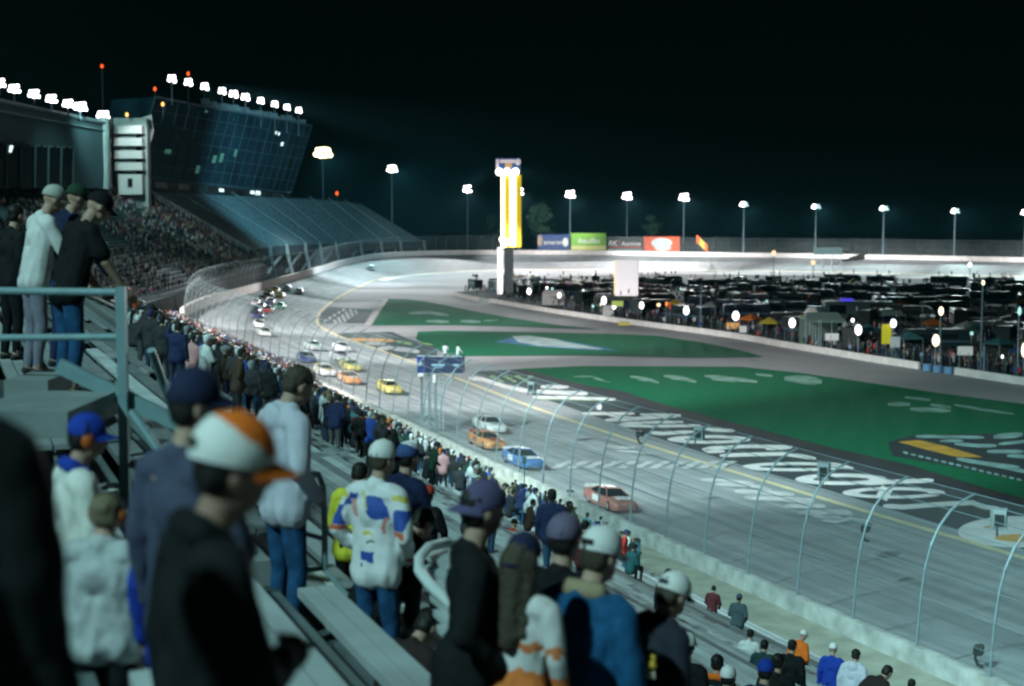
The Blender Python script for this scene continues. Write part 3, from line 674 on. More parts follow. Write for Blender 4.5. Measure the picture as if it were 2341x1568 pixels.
for a in np.linspace(.28, .95, 26):
    p = quad_pt(Q, a, 0); b = MB(); b.box(p + Vector((-2, 1, random.uniform(.5, 1.3))), (random.uniform(1, 4), 2, random.uniform(1, 3.2)), .4)
    rel(b, 'roof_gear', mat('roof_gear', (.16, .24, .26), .7, var=.3, scale=.3))
# white wedge and stair tower beside it
b = MB(); W_ = [at(346, 262, 396), at(352, 300, 396), at(322, 398, 394), at(314, 398, 394), at(318, 330, 394), at(322, 270, 396)]
b.add(W_ + [p + Vector((-3, 6, 0)) for p in W_], [(5, 4, 3, 2, 1, 0)] + [(i, (i + 1) % 6, 6 + (i + 1) % 6, 6 + i) for i in range(6)])
rel(b, 'side_wall', mat('white_render', (.68, .70, .70), .8, var=.1, scale=.4))
root = thing('stair_tower', at(292, 432, 388), 'pale concrete stair tower with four open balconies beside the glass building', 'tower'); ro = root.location.copy()
M_pc = mat('tower_concrete', (.30, .38, .38), .85, var=.15, scale=.4)
b = MB(); zt = at(292, 268, 388).z; zb = ro.z - 8
b.box(Vector((ro.x - 6.8 + .6, ro.y + 3, (zt + zb) / 2)), (3.2, 6, zt - zb)); b.box(Vector((ro.x + .4, ro.y + 4, (zt + zb) / 2)), (9, 3, zt - zb)); rel(b, 'wall', M_pc)
for k, v in enumerate((288, 316, 345, 372)):
    z = at(292, v, 388).z; b = MB(); b.box(Vector((ro.x + .6, ro.y + .8, z - .9)), (7.4, 3.4, 1.9)); b.box(Vector((ro.x + .6, ro.y + .8, z - 1.9)), (7.8, 3.6, .3)); rel(b, 'balcony', mat('tower_balcony', (.48, .54, .53), .8))
    b = MB(); b.box(Vector((ro.x + 2.6, ro.y + 2.45, z - 2.8)), (1.6, .12, 1.8)); rel(b, 'doorway', mat('dark_opening', (.005, .006, .007), .9))
b = MB(); b.box(Vector((ro.x + 1.0, ro.y + .6, ro.z + 1.2)), (6.4, 3.5, 5.4)); rel(b, 'base', mat('tower_balcony', (0, 0, 0)))
b = MB(); b.box(Vector((ro.x + 1.0, ro.y - 1.2, ro.z + 1.6)), (1.3, .12, 2.4)); rel(b, 'doorway', MATS['dark_opening'])
# long building under the left row of roof lamps
Q3 = [at(-120, 205, 300), at(240, 282, 372), at(236, 430, 370), at(-120, 430, 300)]
root = thing('concourse_building', Q3[3], 'dark teal concourse building with a tall glazed hall at the left edge', 'building'); ro = root.location.copy()
back = Vector((-20, 12, 0))
b = MB(); b.add(Q3 + [q + back for q in Q3], [(3, 2, 1, 0), (0, 1, 5, 4), (1, 2, 6, 5), (3, 0, 4, 7), (4, 5, 6, 7)]); rel(b, 'wall', mat('teal_cladding', (.05, .10, .115), .75, var=.2, scale=.1))
b = MB(); b.tube([Q3[0] + off, Q3[1] + off], .5, 5); b.tube([quad_pt(Q3, 0, .12) + off, quad_pt(Q3, 1, .12) + off], .25, 4); rel(b, 'roof_edge', mat('roof_edge', (.16, .24, .26), .7))
b = MB()
hall = [quad_pt(Q3, .15, .5) + off, quad_pt(Q3, .76, .42) + off, quad_pt(Q3, .76, .99) + off, quad_pt(Q3, .15, .99) + off]; b.add(hall, [(3, 2, 1, 0)]); w_ = rel(b, 'glazed_hall', mat('hall_glass', (.006, .012, .015), .2))
b = MB()
for k in range(8): b.tube([quad_pt(hall, k / 7, 0) + off, quad_pt(hall, k / 7, 1) + off], .22, 4)
for k in range(14): b.box(quad_pt(hall, k / 14 + .03, .02) + off, (.8, .4, .5))
rel(b, 'column', mat('hall_column', (.08, .14, .15), .7))
b = MB(); b.add([quad_pt(Q3, .34, .5) + off * 2, quad_pt(Q3, .36, .5) + off * 2, quad_pt(Q3, .35, .58) + off * 2, quad_pt(Q3, .335, .58) + off * 2], [(3, 2, 1, 0)]); rel(b, 'lit_window', M_lit)
# column in front of it, lit from above
tag(MB().tube([at(236, 432, 372), at(236, 268, 372)], 1.5, 10).build('concrete_column', M_pc, origin=at(236, 432, 372)), 'tall round concrete column under the last roof lamp on the left', 'column')

# ------------------------------------------------------------------ lamps
M_lampw = mat('lamp_lens', (.9, .9, .9), .4, emit=(1, .93, .97), estr=9); M_lampc = mat('lamp_lens_dim', (.6, .8, .8), .4, emit=(.55, .85, .9), estr=1.1)
M_mast = mat('lamp_mast', (.16, .24, .29), .5, .3)
def lamp_head(w, h, nx, nz, bright, facing):
    # a bank of round floodlights on cross arms
    frame = MB(); L1 = MB(); L2 = MB(); Rm = Matrix.Rotation(facing, 3, 'Z') @ Matrix.Rotation(math.radians(72), 3, 'X')
    for j in range(nz):
        z = h * (j / max(nz - 1, 1) - .5) if nz > 1 else 0
        a = Matrix.Rotation(facing, 3, 'Z') @ Vector((-w / 2, 0, z)); c = Matrix.Rotation(facing, 3, 'Z') @ Vector((w / 2, 0, z)); frame.tube([a, c], .12, 5)
        for i in range(nx):
            x = w * (i / max(nx - 1, 1) - .5) * (1 if j % 2 == 0 else .74) if nx > 1 else 0
            p = Matrix.Rotation(facing, 3, 'Z') @ Vector((x, -.35, z + (.12 * h if (i + j) % 3 == 0 else -.05 * h))); T = L1 if i < bright else L2
            rr = w / max(nx, 2) * (.76 if i % 2 else .64)
            frame.lathe([(rr * .4, -.55), (rr * 1.0, -.05)], 10, p, M=Rm); T.lathe([(rr, -.04), (rr, .06), (rr * .5, .14), (.02, .16)], 10, p, M=Rm)
    return frame, L1, L2
SHR = {'roof_lamp': .66, 'floodlight_mast': .66}
def lamp_post(u, v, y, base_z, label, w, h, nx, nz, bright, mat1=None, r=.42, group='floodlight masts round the track', facing=0.0, name='floodlight_mast'):
    q_ = SHR.get(name, .8) if u > 800 or name != 'floodlight_mast' else .84; w *= q_; h *= q_
    top = at(u, v, y); root = thing(name, (top.x, top.y, base_z), label, 'floodlight', group)
    H = top.z - base_z
    b = MB(); b.tube([(0, 0, 0), (0, 0, H * .5), (0, 0, H + h / 2)], [r, r * .8, r * .5], 8); b.build('mast', M_mast, root)
    f, l1, l2 = lamp_head(w, h, nx, nz, bright, facing)
    for mb_, nm, mm in ((f, 'lamp_frame', M_mast), (l1, 'lamp_lens', mat1 or M_lampw), (l2, 'lamp_lens', M_lampc)):
        if mb_.v: o = mb_.build(nm, mm, root); o.location = (0, 0, H)
    return top
MAST = []
mast = [(737, 349, 640, 3, 'tallest floodlight mast, next to the glass suite building', 8.0, 3.0, 4, 2, 4), (895, 386, 680, 3, 'floodlight mast behind the sloping end of the empty grandstand', 6.2, 2.9, 4, 2, 4),
        (1068, 432, 690, 3, 'floodlight mast standing left of the lit scoring pylon', 4.6, 3.0, 3, 2, 3), (1187, 438, 700, 3, 'floodlight mast half hidden by the right edge of the lit pylon', 4.4, 2.8, 3, 2, 3),
        (1303, 444, 690, 3, 'floodlight mast rising behind the blue billboard', 5.2, 2.8, 3, 2, 3), (1433, 448, 690, 3, 'floodlight mast rising behind the dark billboard', 5.2, 2.8, 3, 2, 3), (1563, 451, 690, 3, 'floodlight mast right of the red billboard', 5.4, 2.8, 3, 2, 3),
        (1700, 467, 690, 3, 'floodlight mast above the far straight, next right after the red billboard one', 5.4, 1.8, 5, 2, 3), (1865, 472, 660, 3, 'dimmer floodlight mast above the middle of the far straight', 5.4, 1.6, 5, 2, 2), (2020, 476, 630, 3, 'dimmer floodlight mast over the gap in the far white wall', 5.0, 1.5, 5, 2, 2),
        (2183, 482, 600, 3, 'floodlight mast above the far straight, second from the right edge', 4.6, 1.7, 5, 2, 2), (2343, 485, 570, 3, 'floodlight mast cut by the right edge of the picture', 4.6, 1.8, 5, 2, 3)]
for (u, v, y, bz, lab, w, h, nx, nz, br) in mast: MAST.append(lamp_post(u, v, y, bz, lab, w, h, nx, nz, br, mat1=mat('lamp_lens_halo_tint', (.9, .8, .5), .4, emit=(1, .80, .42), estr=7) if u < 740 else None, facing=.0 if u > 1000 else .5))  # yellow halo of the tallest mast is put into its lens colour
roofA = [(392, 180, 412), (430, 188, 430), (467, 198, 448), (507, 208, 468), (533, 215, 480), (560, 222, 494), (595, 230, 512), (627, 238, 530), (655, 245, 545), (682, 252, 560)]
lab_a = ['first lamp at the high left end', 'second lamp from the high left end', 'third lamp, a single round head', 'lamp just left of the bright pair', 'brightest lamp, left of the bright pair', 'right lamp of the bright pair', 'lamp just right of the bright pair', 'lamp above the lit window', 'last but one lamp at the low end', 'last lamp at the low right end']
for k, (u, v, y) in enumerate(roofA):
    wid = 3.0 if k in (4, 5) else 2.5
    lamp_post(u, v, y, at(u, v + 60, y).z, lab_a[k] + ' of the glass building roof row', wid * .9, 1.8, 2, 2, 2, r=.2, group='lamps along the glass building roof', facing=.4, name='roof_lamp')
    if k in (0, 1, 3, 4, 5, 6, 7, 8):
        pass
roofB = [(-2, 190, 318), (32, 203, 322), (77, 215, 330), (117, 226, 338), (155, 237, 348), (183, 244, 355), (235, 263, 372)]
lab_b = ['lamp cut by the left edge', 'first full lamp from the left edge', 'second full lamp from the left edge', 'third full lamp from the left edge', 'smaller lamp beside a bright double one', 'bright double lamp', 'yellow ringed lamp on the concrete column']
for k, (u, v, y) in enumerate(roofB):
    wid = 3.6 if k in (5, 6) else 2.9
    lamp_post(u, v, y, at(u, v + 30, y).z, lab_b[k] + ' on the concourse roof row', wid, 1.5, 3, 2, 3, r=.2, group='lamps along the concourse roof', facing=.5, name='roof_lamp')
M_red = mat('red_beacon', (.9, .1, .02), .4, emit=(1, .12, .02), estr=1.6); M_amb = mat('amber_beacon', (.9, .5, .1), .4, emit=(1, .5, .14), estr=2.6)
for (u, v, y, m, lab) in ((233, 153, 420, M_red, 'small red beacon alone high in the night sky'), (430, 170, 440, M_red, 'small red beacon above the second roof lamp'), (354, 205, 405, M_red, 'small red beacon at the corner of the glass building'), (372, 240, 398, M_amb, 'amber lamp at the top of the glass front'), (290, 264, 385, M_amb, 'amber lamp on top of the stair tower'), (770, 443, 640, M_red, 'red beacon in the dark beside the tallest mast')):
    p = at(u, v, y); t = thing('beacon_lamp', p, lab, 'beacon', 'warning beacons')
    h = 12 if v < 200 else 3; sc = y / 420
    b = MB(); b.tube([(0, 0, -h), (0, 0, -.3)], .07, 5); b.build('stalk', M_mast, t)
    b = MB(); b.ell((0, 0, .2), (.42 * sc, .42 * sc, .6 * sc), 10, 8); b.build('lens', m, t)

# ------------------------------------------------------------------ scoring pylon
pb = G(1152, 673); py = pb.y
root = thing('scoring_pylon', (pb.x, pb.y, 0), 'tall scoring pylon with columns of lit bulbs and painted yellow glow in the infield', 'pylon'); k_ = py / F
def px(u): return (u - 1152) * k_
def pzz(v): return (673 - v) * k_ * 1.0
zt, zm = at(1160, 362, py).z, at(1160, 565, py).z
M_yglow = mat('pylon_yellow_glow', (.75, .58, .03), .6, emit=(1, .72, .04), estr=.5); M_bulb = mat('pylon_bulb', (.9, .9, .8), .4, emit=(1, .94, .86), estr=5)  # yellow body face made to glow, carrying the bulbs' halo in its colour
zl = at(1160, 400, py).z; depth = 4.6
b = MB(); b.box((px(1168), depth / 2, (zm + zl) / 2), (px(1192) - px(1146), depth, zl - zm)); b.build('body', M_yglow, root)
b = MB(); b.box((px(1143), .2, zm / 2), (px(1149) - px(1136), 1.3, zm)); b.build('leg', mat('pylon_white_leg', (.78, .74, .76), .6), root)
b = MB(); b.box((px(1163), 2.2, zm / 2), (px(1173) - px(1152), 2.0, zm)); b.build('leg', mat('pylon_dark_leg', (.012, .02, .022), .7), root)
for (u, w) in ((1149, 8), (1172, 12)):
    b = MB(); n = 30
    for q in range(n):
        z = zm + .3 + (zl - zm - .6) * (q + .5) / n
        for e in ((-.25, .25) if w < 10 else (-.33, 0, .33)): b.ell((px(u) + e * w * k_, -.15, z), (w * k_ * .24, .25, (zl - zm) / n * .46), 8, 6)
    b.build('bulb_column', M_bulb, root)
b = MB()
for u in (1141, 1159, 1178): b.ell((px(u), -.5, at(u, 393, py).z), (1.02, .6, 1.05), 12, 8)
for u, v in ((1146, 547), (1160, 552), (1170, 556), (1152, 560)): b.ell((px(u), -.4, at(u, v, py).z), (.6, .4, .75), 10, 6)
b.build('lamp', M_bulb, root)
zh0, zh1 = at(1160, 386, py).z, zt
b = MB(); b.box((px(1161), depth / 2, (zh0 + zh1) / 2), (px(1189) - px(1133), depth, zh1 - zh0)); hd = b.build('header', mat('pylon_header', (.04, .12, .30), .5, emit=(.12, .25, .6), estr=.25), root)
b = MB(); zz = zh1 - .7
b.box((px(1137), -.06, (zh0 + zh1) / 2), (.8, .1, 2.4)); b.box((px(1160), -.06, zz - .1), (px(1178) - px(1143), .1, .95)); b.ell((px(1184), -.1, zz - .3), (.75, .15, .9), 12, 8); b.build('lettering', mat('pylon_letters', (.8, .75, .75), .5, emit=(.9, .8, .85), estr=.55), hd)
b = MB(); b.box((px(1162), -.06, zh0 + 1.0), (1.9, .1, 1.3)); b.build('emblem', mat('pylon_emblem', (.7, .42, .2), .5, emit=(1, .6, .25), estr=.35), hd)

# ------------------------------------------------------------------ billboards behind the far wall
def text_mesh(txt, size, m, parent, loc, name='lettering', shear=0.0, ext=.02):
    cu = bpy.data.curves.new(name, 'FONT'); cu.body = txt; cu.size = size; cu.align_x = 'CENTER'; cu.align_y = 'CENTER'; cu.extrude = ext; cu.shear = shear; cu.offset = .012 * size
    o = bpy.data.objects.new(name, cu); COL.objects.link(o); dg = bpy.context.evaluated_depsgraph_get(); dg.update()
    me = bpy.data.meshes.new_from_object(o.evaluated_get(dg)); bpy.data.objects.remove(o)
    me.materials.clear(); me.materials.append(m)
    o = mo(me, name, parent); o.location = loc; o.rotation_euler = (PI / 2, 0, 0); return o
def billboard(u0, u1, v0, v1, y, m, label):
    p0, p1 = at(u0, v1, y), at(u1, v0, y); root = thing('billboard', ((p0.x + p1.x) / 2, y, p0.z), label, 'billboard', 'billboards behind the far wall')
    w, h = p1.x - p0.x, p1.z - p0.z
    b = MB(); b.box((0, 0, h / 2), (w, .5, h)); b.build('panel', m, root)
    b = MB()
    for x in (-w / 2 + .2, -w / 6, w / 6, w / 2 - .2): b.tube([(x, .6, -8), (x, .6, h)], .2, 6)
    b.tube([(-w / 2, .6, h * .5), (w / 2, .6, h * .5)], .15, 6); b.build('support', M_mast, root)
    return root, w, h
M_bt = mat('board_white', (.70, .72, .70), .6)
r_, w, h = billboard(1228, 1301, 536, 571, 668, mat('board_blue', (.015, .05, .20), .6, var=.1), 'blue billboard with white lettering, leftmost above the far wall')
text_mesh('ameron', 2.9, M_bt, r_, (0, -.28, h * .48)); b = MB(); b.ell((w * .38, -.26, h * .5), (1.35, .08, 2.1), 14, 6); b.build('emblem', M_bt, r_); b = MB(); b.ell((-w * .42, -.26, h * .6), (1.2, .08, 2.6), 12, 6); b.build('emblem', mat('board_tan', (.42, .32, .20), .7), r_)
r_, w, h = billboard(1305, 1385, 533, 572, 664, mat('board_green', (.20, .48, .05), .6, var=.1), 'bright green billboard with pale italic lettering above the far wall')
text_mesh('Insulfax', 3.4, M_bt, r_, (0, -.28, h * .55), shear=.25); b = MB(); b.box((0, -.27, h * .14), (w * .98, .04, h * .24)); b.build('stripe', mat('board_lime', (.62, .62, .24), .6), r_)
r_, w, h = billboard(1388, 1469, 542, 574, 660, mat('board_black', (.012, .02, .02), .6), 'black billboard with white and red lettering above the far wall')
text_mesh('RK', 3.3, M_bt, r_, (-w * .36, -.28, h * .55), shear=.2); text_mesh('/', 4.2, mat('board_red_letter', (.65, .06, .02), .6), r_, (-w * .2, -.28, h * .55), shear=.2); text_mesh('Auctions', 2.5, M_bt, r_, (w * .16, -.28, h * .52), shear=.2)
b = MB(); b.box((0, -.27, h * .27), (w * .9, .04, .35)); b.build('stripe', MATS['board_red_letter'], r_); b = MB(); b.box((0, -.27, h * .08), (w * .98, .04, h * .16)); b.build('stripe', mat('board_grey', (.14, .24, .24), .7), r_)
r_, w, h = billboard(1471, 1553, 541, 575, 656, mat('board_red', (.62, .09, .02), .6, var=.1), 'red orange billboard with a white emblem, rightmost above the far wall')
b = MB(); b.ell((0, -.24, h * .58), (w * .30, .12, h * .34), 18, 8); b.ell((w * .03, -.24, h * .26), (w * .24, .12, h * .2), 18, 8); b.build('emblem', mat('board_emblem', (.52, .62, .58), .6), r_)
# small far sign and a flag by the wall
r_, w, h = billboard(1860, 1925, 566, 582, 590, mat('board_dim', (.10, .17, .17), .7), 'dim grey sign panel behind the fence of the far straight')
t = thing('waving_flag', at(1604, 572, 630), 'red and yellow flag on a pole above the far straight wall', 'flag')
b = MB(); b.tube([(0, 0, -4), (0, 0, 4)], .1, 5); b.build('pole', M_mast, t)
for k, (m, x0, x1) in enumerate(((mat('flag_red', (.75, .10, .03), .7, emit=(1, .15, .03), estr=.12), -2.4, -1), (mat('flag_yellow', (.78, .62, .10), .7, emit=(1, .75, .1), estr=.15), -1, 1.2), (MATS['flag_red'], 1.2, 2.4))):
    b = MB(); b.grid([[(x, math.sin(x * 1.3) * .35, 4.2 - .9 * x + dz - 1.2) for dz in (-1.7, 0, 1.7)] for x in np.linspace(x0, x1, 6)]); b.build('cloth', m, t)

# ------------------------------------------------------------------ trees beyond the far wall
M_leaf = [mat('leaf_a', (.035, .10, .055), .8, var=.4, scale=.4), mat('leaf_b', (.06, .15, .08), .8, var=.4, scale=.4), mat('leaf_c', (.02, .06, .04), .8, var=.4, scale=.4)]
M_bark = mat('bark', (.05, .045, .035), .95, var=.3, scale=2)
def tree(u, v_top, v_bot, wpx, y, label, seed, n=2200):
    rr = random.Random(seed); top = at(u, v_top, y); zb = 3.0; H = top.z - zb; cw = wpx * y / F / 2; ch = max((v_bot - v_top) * y / F, 4)
    root = thing('tree', (top.x, y, zb), label, 'tree', 'trees beyond the far wall')
    b = MB(); b.tube([(0, 0, 0), (.2, 0, H * .35), (-.2, .1, H * .7), (0, 0, H * .92)], [.7, .5, .3, .08], 7)
    for k in range(7):
        a = rr.uniform(0, 2 * PI); z = H - ch + rr.uniform(0, ch * .5); b.tube([(0, 0, z - 1.5), (math.cos(a) * cw * .4, math.sin(a) * cw * .4, z + 1), (math.cos(a) * cw * .75, math.sin(a) * cw * .75, z + 2)], [.25, .15, .05], 5)
    b.build('trunk', M_bark, root)
    b = MB(); clumps = []
    for k in range(16):
        a = rr.uniform(0, 2 * PI); q = rr.uniform(.1, .85); z = rr.uniform(.15, .95); w = math.sin(PI * min(1, z * .85 + .12)); clumps.append((Vector((math.cos(a) * cw * q * w, math.sin(a) * cw * q * w, H - ch * (1 - z))), cw * rr.uniform(.2, .38)))
    for k in range(n):
        c, r = rr.choice(clumps); d = Vector((rr.gauss(0, 1), rr.gauss(0, 1), rr.gauss(0, .7))); p = c + d.normalized() * r * rr.uniform(.55, 1.05)
        s = rr.uniform(.25, .6); a = Vector((rr.uniform(-1, 1), rr.uniform(-1, 1), rr.uniform(-.6, .6))).normalized() * s; e = a.cross(Vector((rr.uniform(-1, 1), rr.uniform(-1, 1), 1))).normalized() * s * .6
        b.add([p - a, p + e, p + a, p - e], [(0, 1, 2, 3)], 0 if k % 3 else (1 if k % 2 else 2))
    b.build('crown', M_leaf, root)
tree(1236, 466, 560, 98, 720, 'broad green tree just right of the lit pylon', 3)
tree(1122, 490, 560, 58, 720, 'dim tree half hidden by the left side of the lit pylon', 5, 1300)
tree(1490, 492, 540, 52, 740, 'small rounded tree above the red billboard', 8, 1300)
for k, (u, v, w) in enumerate(((1335, 545, 70), (1640, 540, 60), (1770, 548, 90), (1950, 545, 120), (2110, 552, 90), (2270, 556, 110))):
    tree(u, v, 590, w, 760 + 10 * k, ('low dark tree behind the green billboard', 'low dark tree behind the waving flag', 'dark low tree next right of the waving flag one', 'wide dark low tree behind the dim sign panel', 'dark low tree above the gap in the far wall', 'wide dark low tree near the right edge')[k], 20 + k, 700)
# ------------------------------------------------------------------ race cars (stock car coupes)
def race_car_meshes():
    M_body = mat('race_paint', (.5, .5, .5), .3, objcol=True, spec=.5); M_win = mat('car_window', (.01, .014, .016), .15, spec=.6); M_tyre = mat('tyre', (.012, .012, .012), .9); M_rim = mat('rim', (.45, .45, .42), .4, .5)
    # body sections along x: (x, half width, z bottom, z top)
    sec = [(-2.45, .78, .34, .86), (-2.35, .92, .22, .96), (-1.6, 1.0, .16, 1.0), (-.6, 1.0, .14, .93), (.6, 1.0, .14, .90), (1.4, 1.0, .15, .86), (2.1, .95, .15, .76), (2.42, .80, .18, .62), (2.5, .6, .24, .52)]
    rows = []
    for x, w, z0, z1 in sec:
        h = z1 - z0; rows.append([Vector((x, yy * w, z0 + zz * h)) for yy, zz in ((-.92, 0), (-1, .2), (-1, .62), (-.94, .86), (-.78, 1), (0, 1.04), (.78, 1), (.94, .86), (1, .62), (1, .2), (.92, 0))])
    b = MB(); b.grid(rows); b.poly(rows[0][::-1]); b.poly(rows[-1])
    b.grid([[Vector((x, -w * .9, z0)), Vector((x, w * .9, z0))] for x, w, z0, z1 in sec][::-1])
    # roof
    rf = [(-.95, .56, 1.30), (-.5, .60, 1.36), (.15, .58, 1.34), (.35, .54, 1.30)]
    b.grid([[Vector((x, yy * w, z - abs(yy) ** 3 * .05)) for yy in (-1, -.5, 0, .5, 1)] for x, w, z in rf])
    for sx in (-1, 1):
        b.tube([(-.95, .55 * sx, 1.29), (-1.75, .80 * sx, .97)], .05, 5); b.tube([(.35, .54 * sx, 1.29), (1.0, .82 * sx, .90)], .04, 5); b.tube([(-.3, .59 * sx, 1.33), (-.25, .86 * sx, .92)], .04, 5)
    body = b.mesh('body', M_body, smooth=True)
    b = MB(); g = [(-1.78, .78, .98), (-.93, .55, 1.285), (.34, .53, 1.285), (1.02, .80, .885)]
    b.add([(g[0][0], -g[0][1], g[0][2]), (g[0][0], g[0][1], g[0][2]), (g[1][0], g[1][1], g[1][2]), (g[1][0], -g[1][1], g[1][2]), (g[2][0], -g[2][1], g[2][2]), (g[2][0], g[2][1], g[2][2]), (g[3][0], -g[3][1], g[3][2]), (g[3][0], g[3][1], g[3][2]),
           (-.3, -.86, .9), (-.3, .86, .9)], [(0, 1, 2, 3), (4, 5, 7, 6), (3, 2, 5, 4), (0, 3, 4, 6, 8), (1, 9, 7, 5, 2)])
    win = b.mesh('window', M_win)
    wb = MB(); Mx = Matrix.Rotation(PI / 2, 3, 'X'); wb.lathe([(.2, -.14), (.34, -.12), (.36, 0), (.34, .12), (.2, .14)], 14, M=Mx); wb.lathe([(.19, -.146), (.19, .146)], 10, M=Mx, mi=1)
    wheel = wb.mesh('wheel', [M_tyre, M_rim])
    b = MB(); b.box((-2.42, 0, 1.08), (.08, 1.6, .2), M=Matrix.Rotation(-.4, 3, 'Y')); b.box((-2.36, -.6, .98), (.12, .04, .12)); b.box((-2.36, .6, .98), (.12, .04, .12)); spo = b.mesh('spoiler', M_body)
    b = MB(); b.box((-.3, 0, 1.372), (.75, .62, .012)); b.box((-.3, -1.012, .62), (1.0, .012, .42)); b.box((-.3, 1.012, .62), (1.0, .012, .42)); b.box((1.7, 0, .885), (.7, 1.0, .02), M=Matrix.Rotation(.11, 3, 'Y')); pan = b.mesh('number_panel', M_body)
    return body, win, wheel, spo, pan
CB, CW, CWH, CSP, CPN = race_car_meshes()
def race_car(p, tgt, col, acc, label):
    # p ground point; heading towards tgt (2D); sits on the banking
    h = math.atan2(tgt[1], tgt[0]); e = .8
    fx, fy = math.cos(h), math.sin(h); z0 = surf_z(p.x, p.y); zl = surf_z(p.x - fy * e, p.y + fx * e); zr = surf_z(p.x + fy * e, p.y - fx * e)
    roll = math.atan2(zl - zr, 2 * e)
    t = thing('race_car', (p.x, p.y, z0 + .05), label, 'race car', 'race cars on the track'); t.rotation_euler = (roll, 0, h)
    # roll about own axis after heading
    t.rotation_euler = (Matrix.Rotation(h, 3, 'Z') @ Matrix.Rotation(roll, 3, 'X')).to_euler()
    o = mo(CB, 'body', t); o.color = (*col, 1); o = mo(CSP, 'spoiler', t); o.color = (*acc, 1); o = mo(CPN, 'number_panel', t); o.color = (*acc, 1); mo(CW, 'window', t)
    for x in (-1.45, 1.45):
        for y in (-.86, .86): mo(CWH, 'wheel', t, (x, y, .36))
    return t
def car_at(u, v, col, acc, label, y=None):
    p = GT(u, v, 0)
    i = int(np.argmin(np.hypot(INN[:, 0] - p.x, INN[:, 1] - p.y))); i = min(max(i, 1), NT - 2)
    tg = (OUT[i - 1][:2] - OUT[i + 1][:2]) * .5 + (INN[i - 1][:2] - INN[i + 1][:2]) * .5
    return race_car(p, tg, col, acc, label)
WHT, YEL, BLK, RED, BLU, ORG, GRN, NVY, SIL = (.75, .75, .74), (.60, .55, .16), (.02, .03, .03), (.36, .06, .05), (.06, .17, .40), (.58, .27, .10), (.05, .35, .18), (.02, .05, .18), (.4, .43, .44)
cars = [(847, 610, WHT, BLU, 'white race car with blue panels alone high on the banked turn'), (683, 670, WHT, SIL, 'white race car leading the pack on the inside near the turn exit'), (655, 663, WHT, BLK, 'white race car with black panels just behind the pack leader'),
        (629, 668, YEL, BLK, 'bright yellow race car in the front rank of the pack'), (612, 676, BLK, YEL, 'black race car with yellow panels behind the bright yellow one'), (640, 680, YEL, WHT, 'pale yellow race car tucked inside behind the front rank'), (600, 690, BLK, WHT, 'black race car with white panels on the outside of the pack'),
        (585, 698, WHT, RED, 'white race car with red panels at the outer edge of the pack'), (618, 696, NVY, WHT, 'navy race car in the middle of the dark bunch'), (596, 706, SIL, BLK, 'silver race car in the middle of the dark bunch'), (583, 716, BLK, NVY, 'black race car with navy panels at the rear left of the bunch'),
        (612, 714, RED, BLK, 'dark red race car in the bunch with black panels'), (590, 727, NVY, RED, 'navy race car with red panels closing the dark bunch'), (640, 706, GRN, BLK, 'dark green race car on the inside of the bunch'), (592, 748, WHT, BLK, 'white race car with black panels behind the bunch, upper of two'),
        (604, 768, WHT, GRN, 'white race car with green panels behind the bunch, lower of two'), (715, 800, SIL, GRN, 'silver race car with green panels out on the front straight'), (780, 802, WHT, NVY, 'white race car with navy panels nearest the apron patch'), (776, 824, SIL, NVY, 'silver race car with navy panels in the loose middle group'),
        (700, 828, NVY, SIL, 'navy race car with silver panels close to the outer wall'), (800, 846, YEL, GRN, 'yellow race car with green panels in the loose middle group'), (742, 858, WHT, YEL, 'white race car with yellow panels close to the outer wall'), (798, 876, ORG, WHT, 'pale orange race car passing behind the fence posts'), (890, 898, YEL, YEL, 'all yellow race car left of the flag stand'),
        (1118, 985, WHT, SIL, 'white race car just right of the flag stand legs'), (1112, 1022, ORG, RED, 'orange race car beside the wall right of the traffic cones'), (1195, 1065, BLU, WHT, 'blue race car beside the wall near the start line'), (1395, 1160, (.42, .16, .13), WHT, 'dull red race car with white panels hugging the wall past the start line')]
for c in cars: car_at(*c)

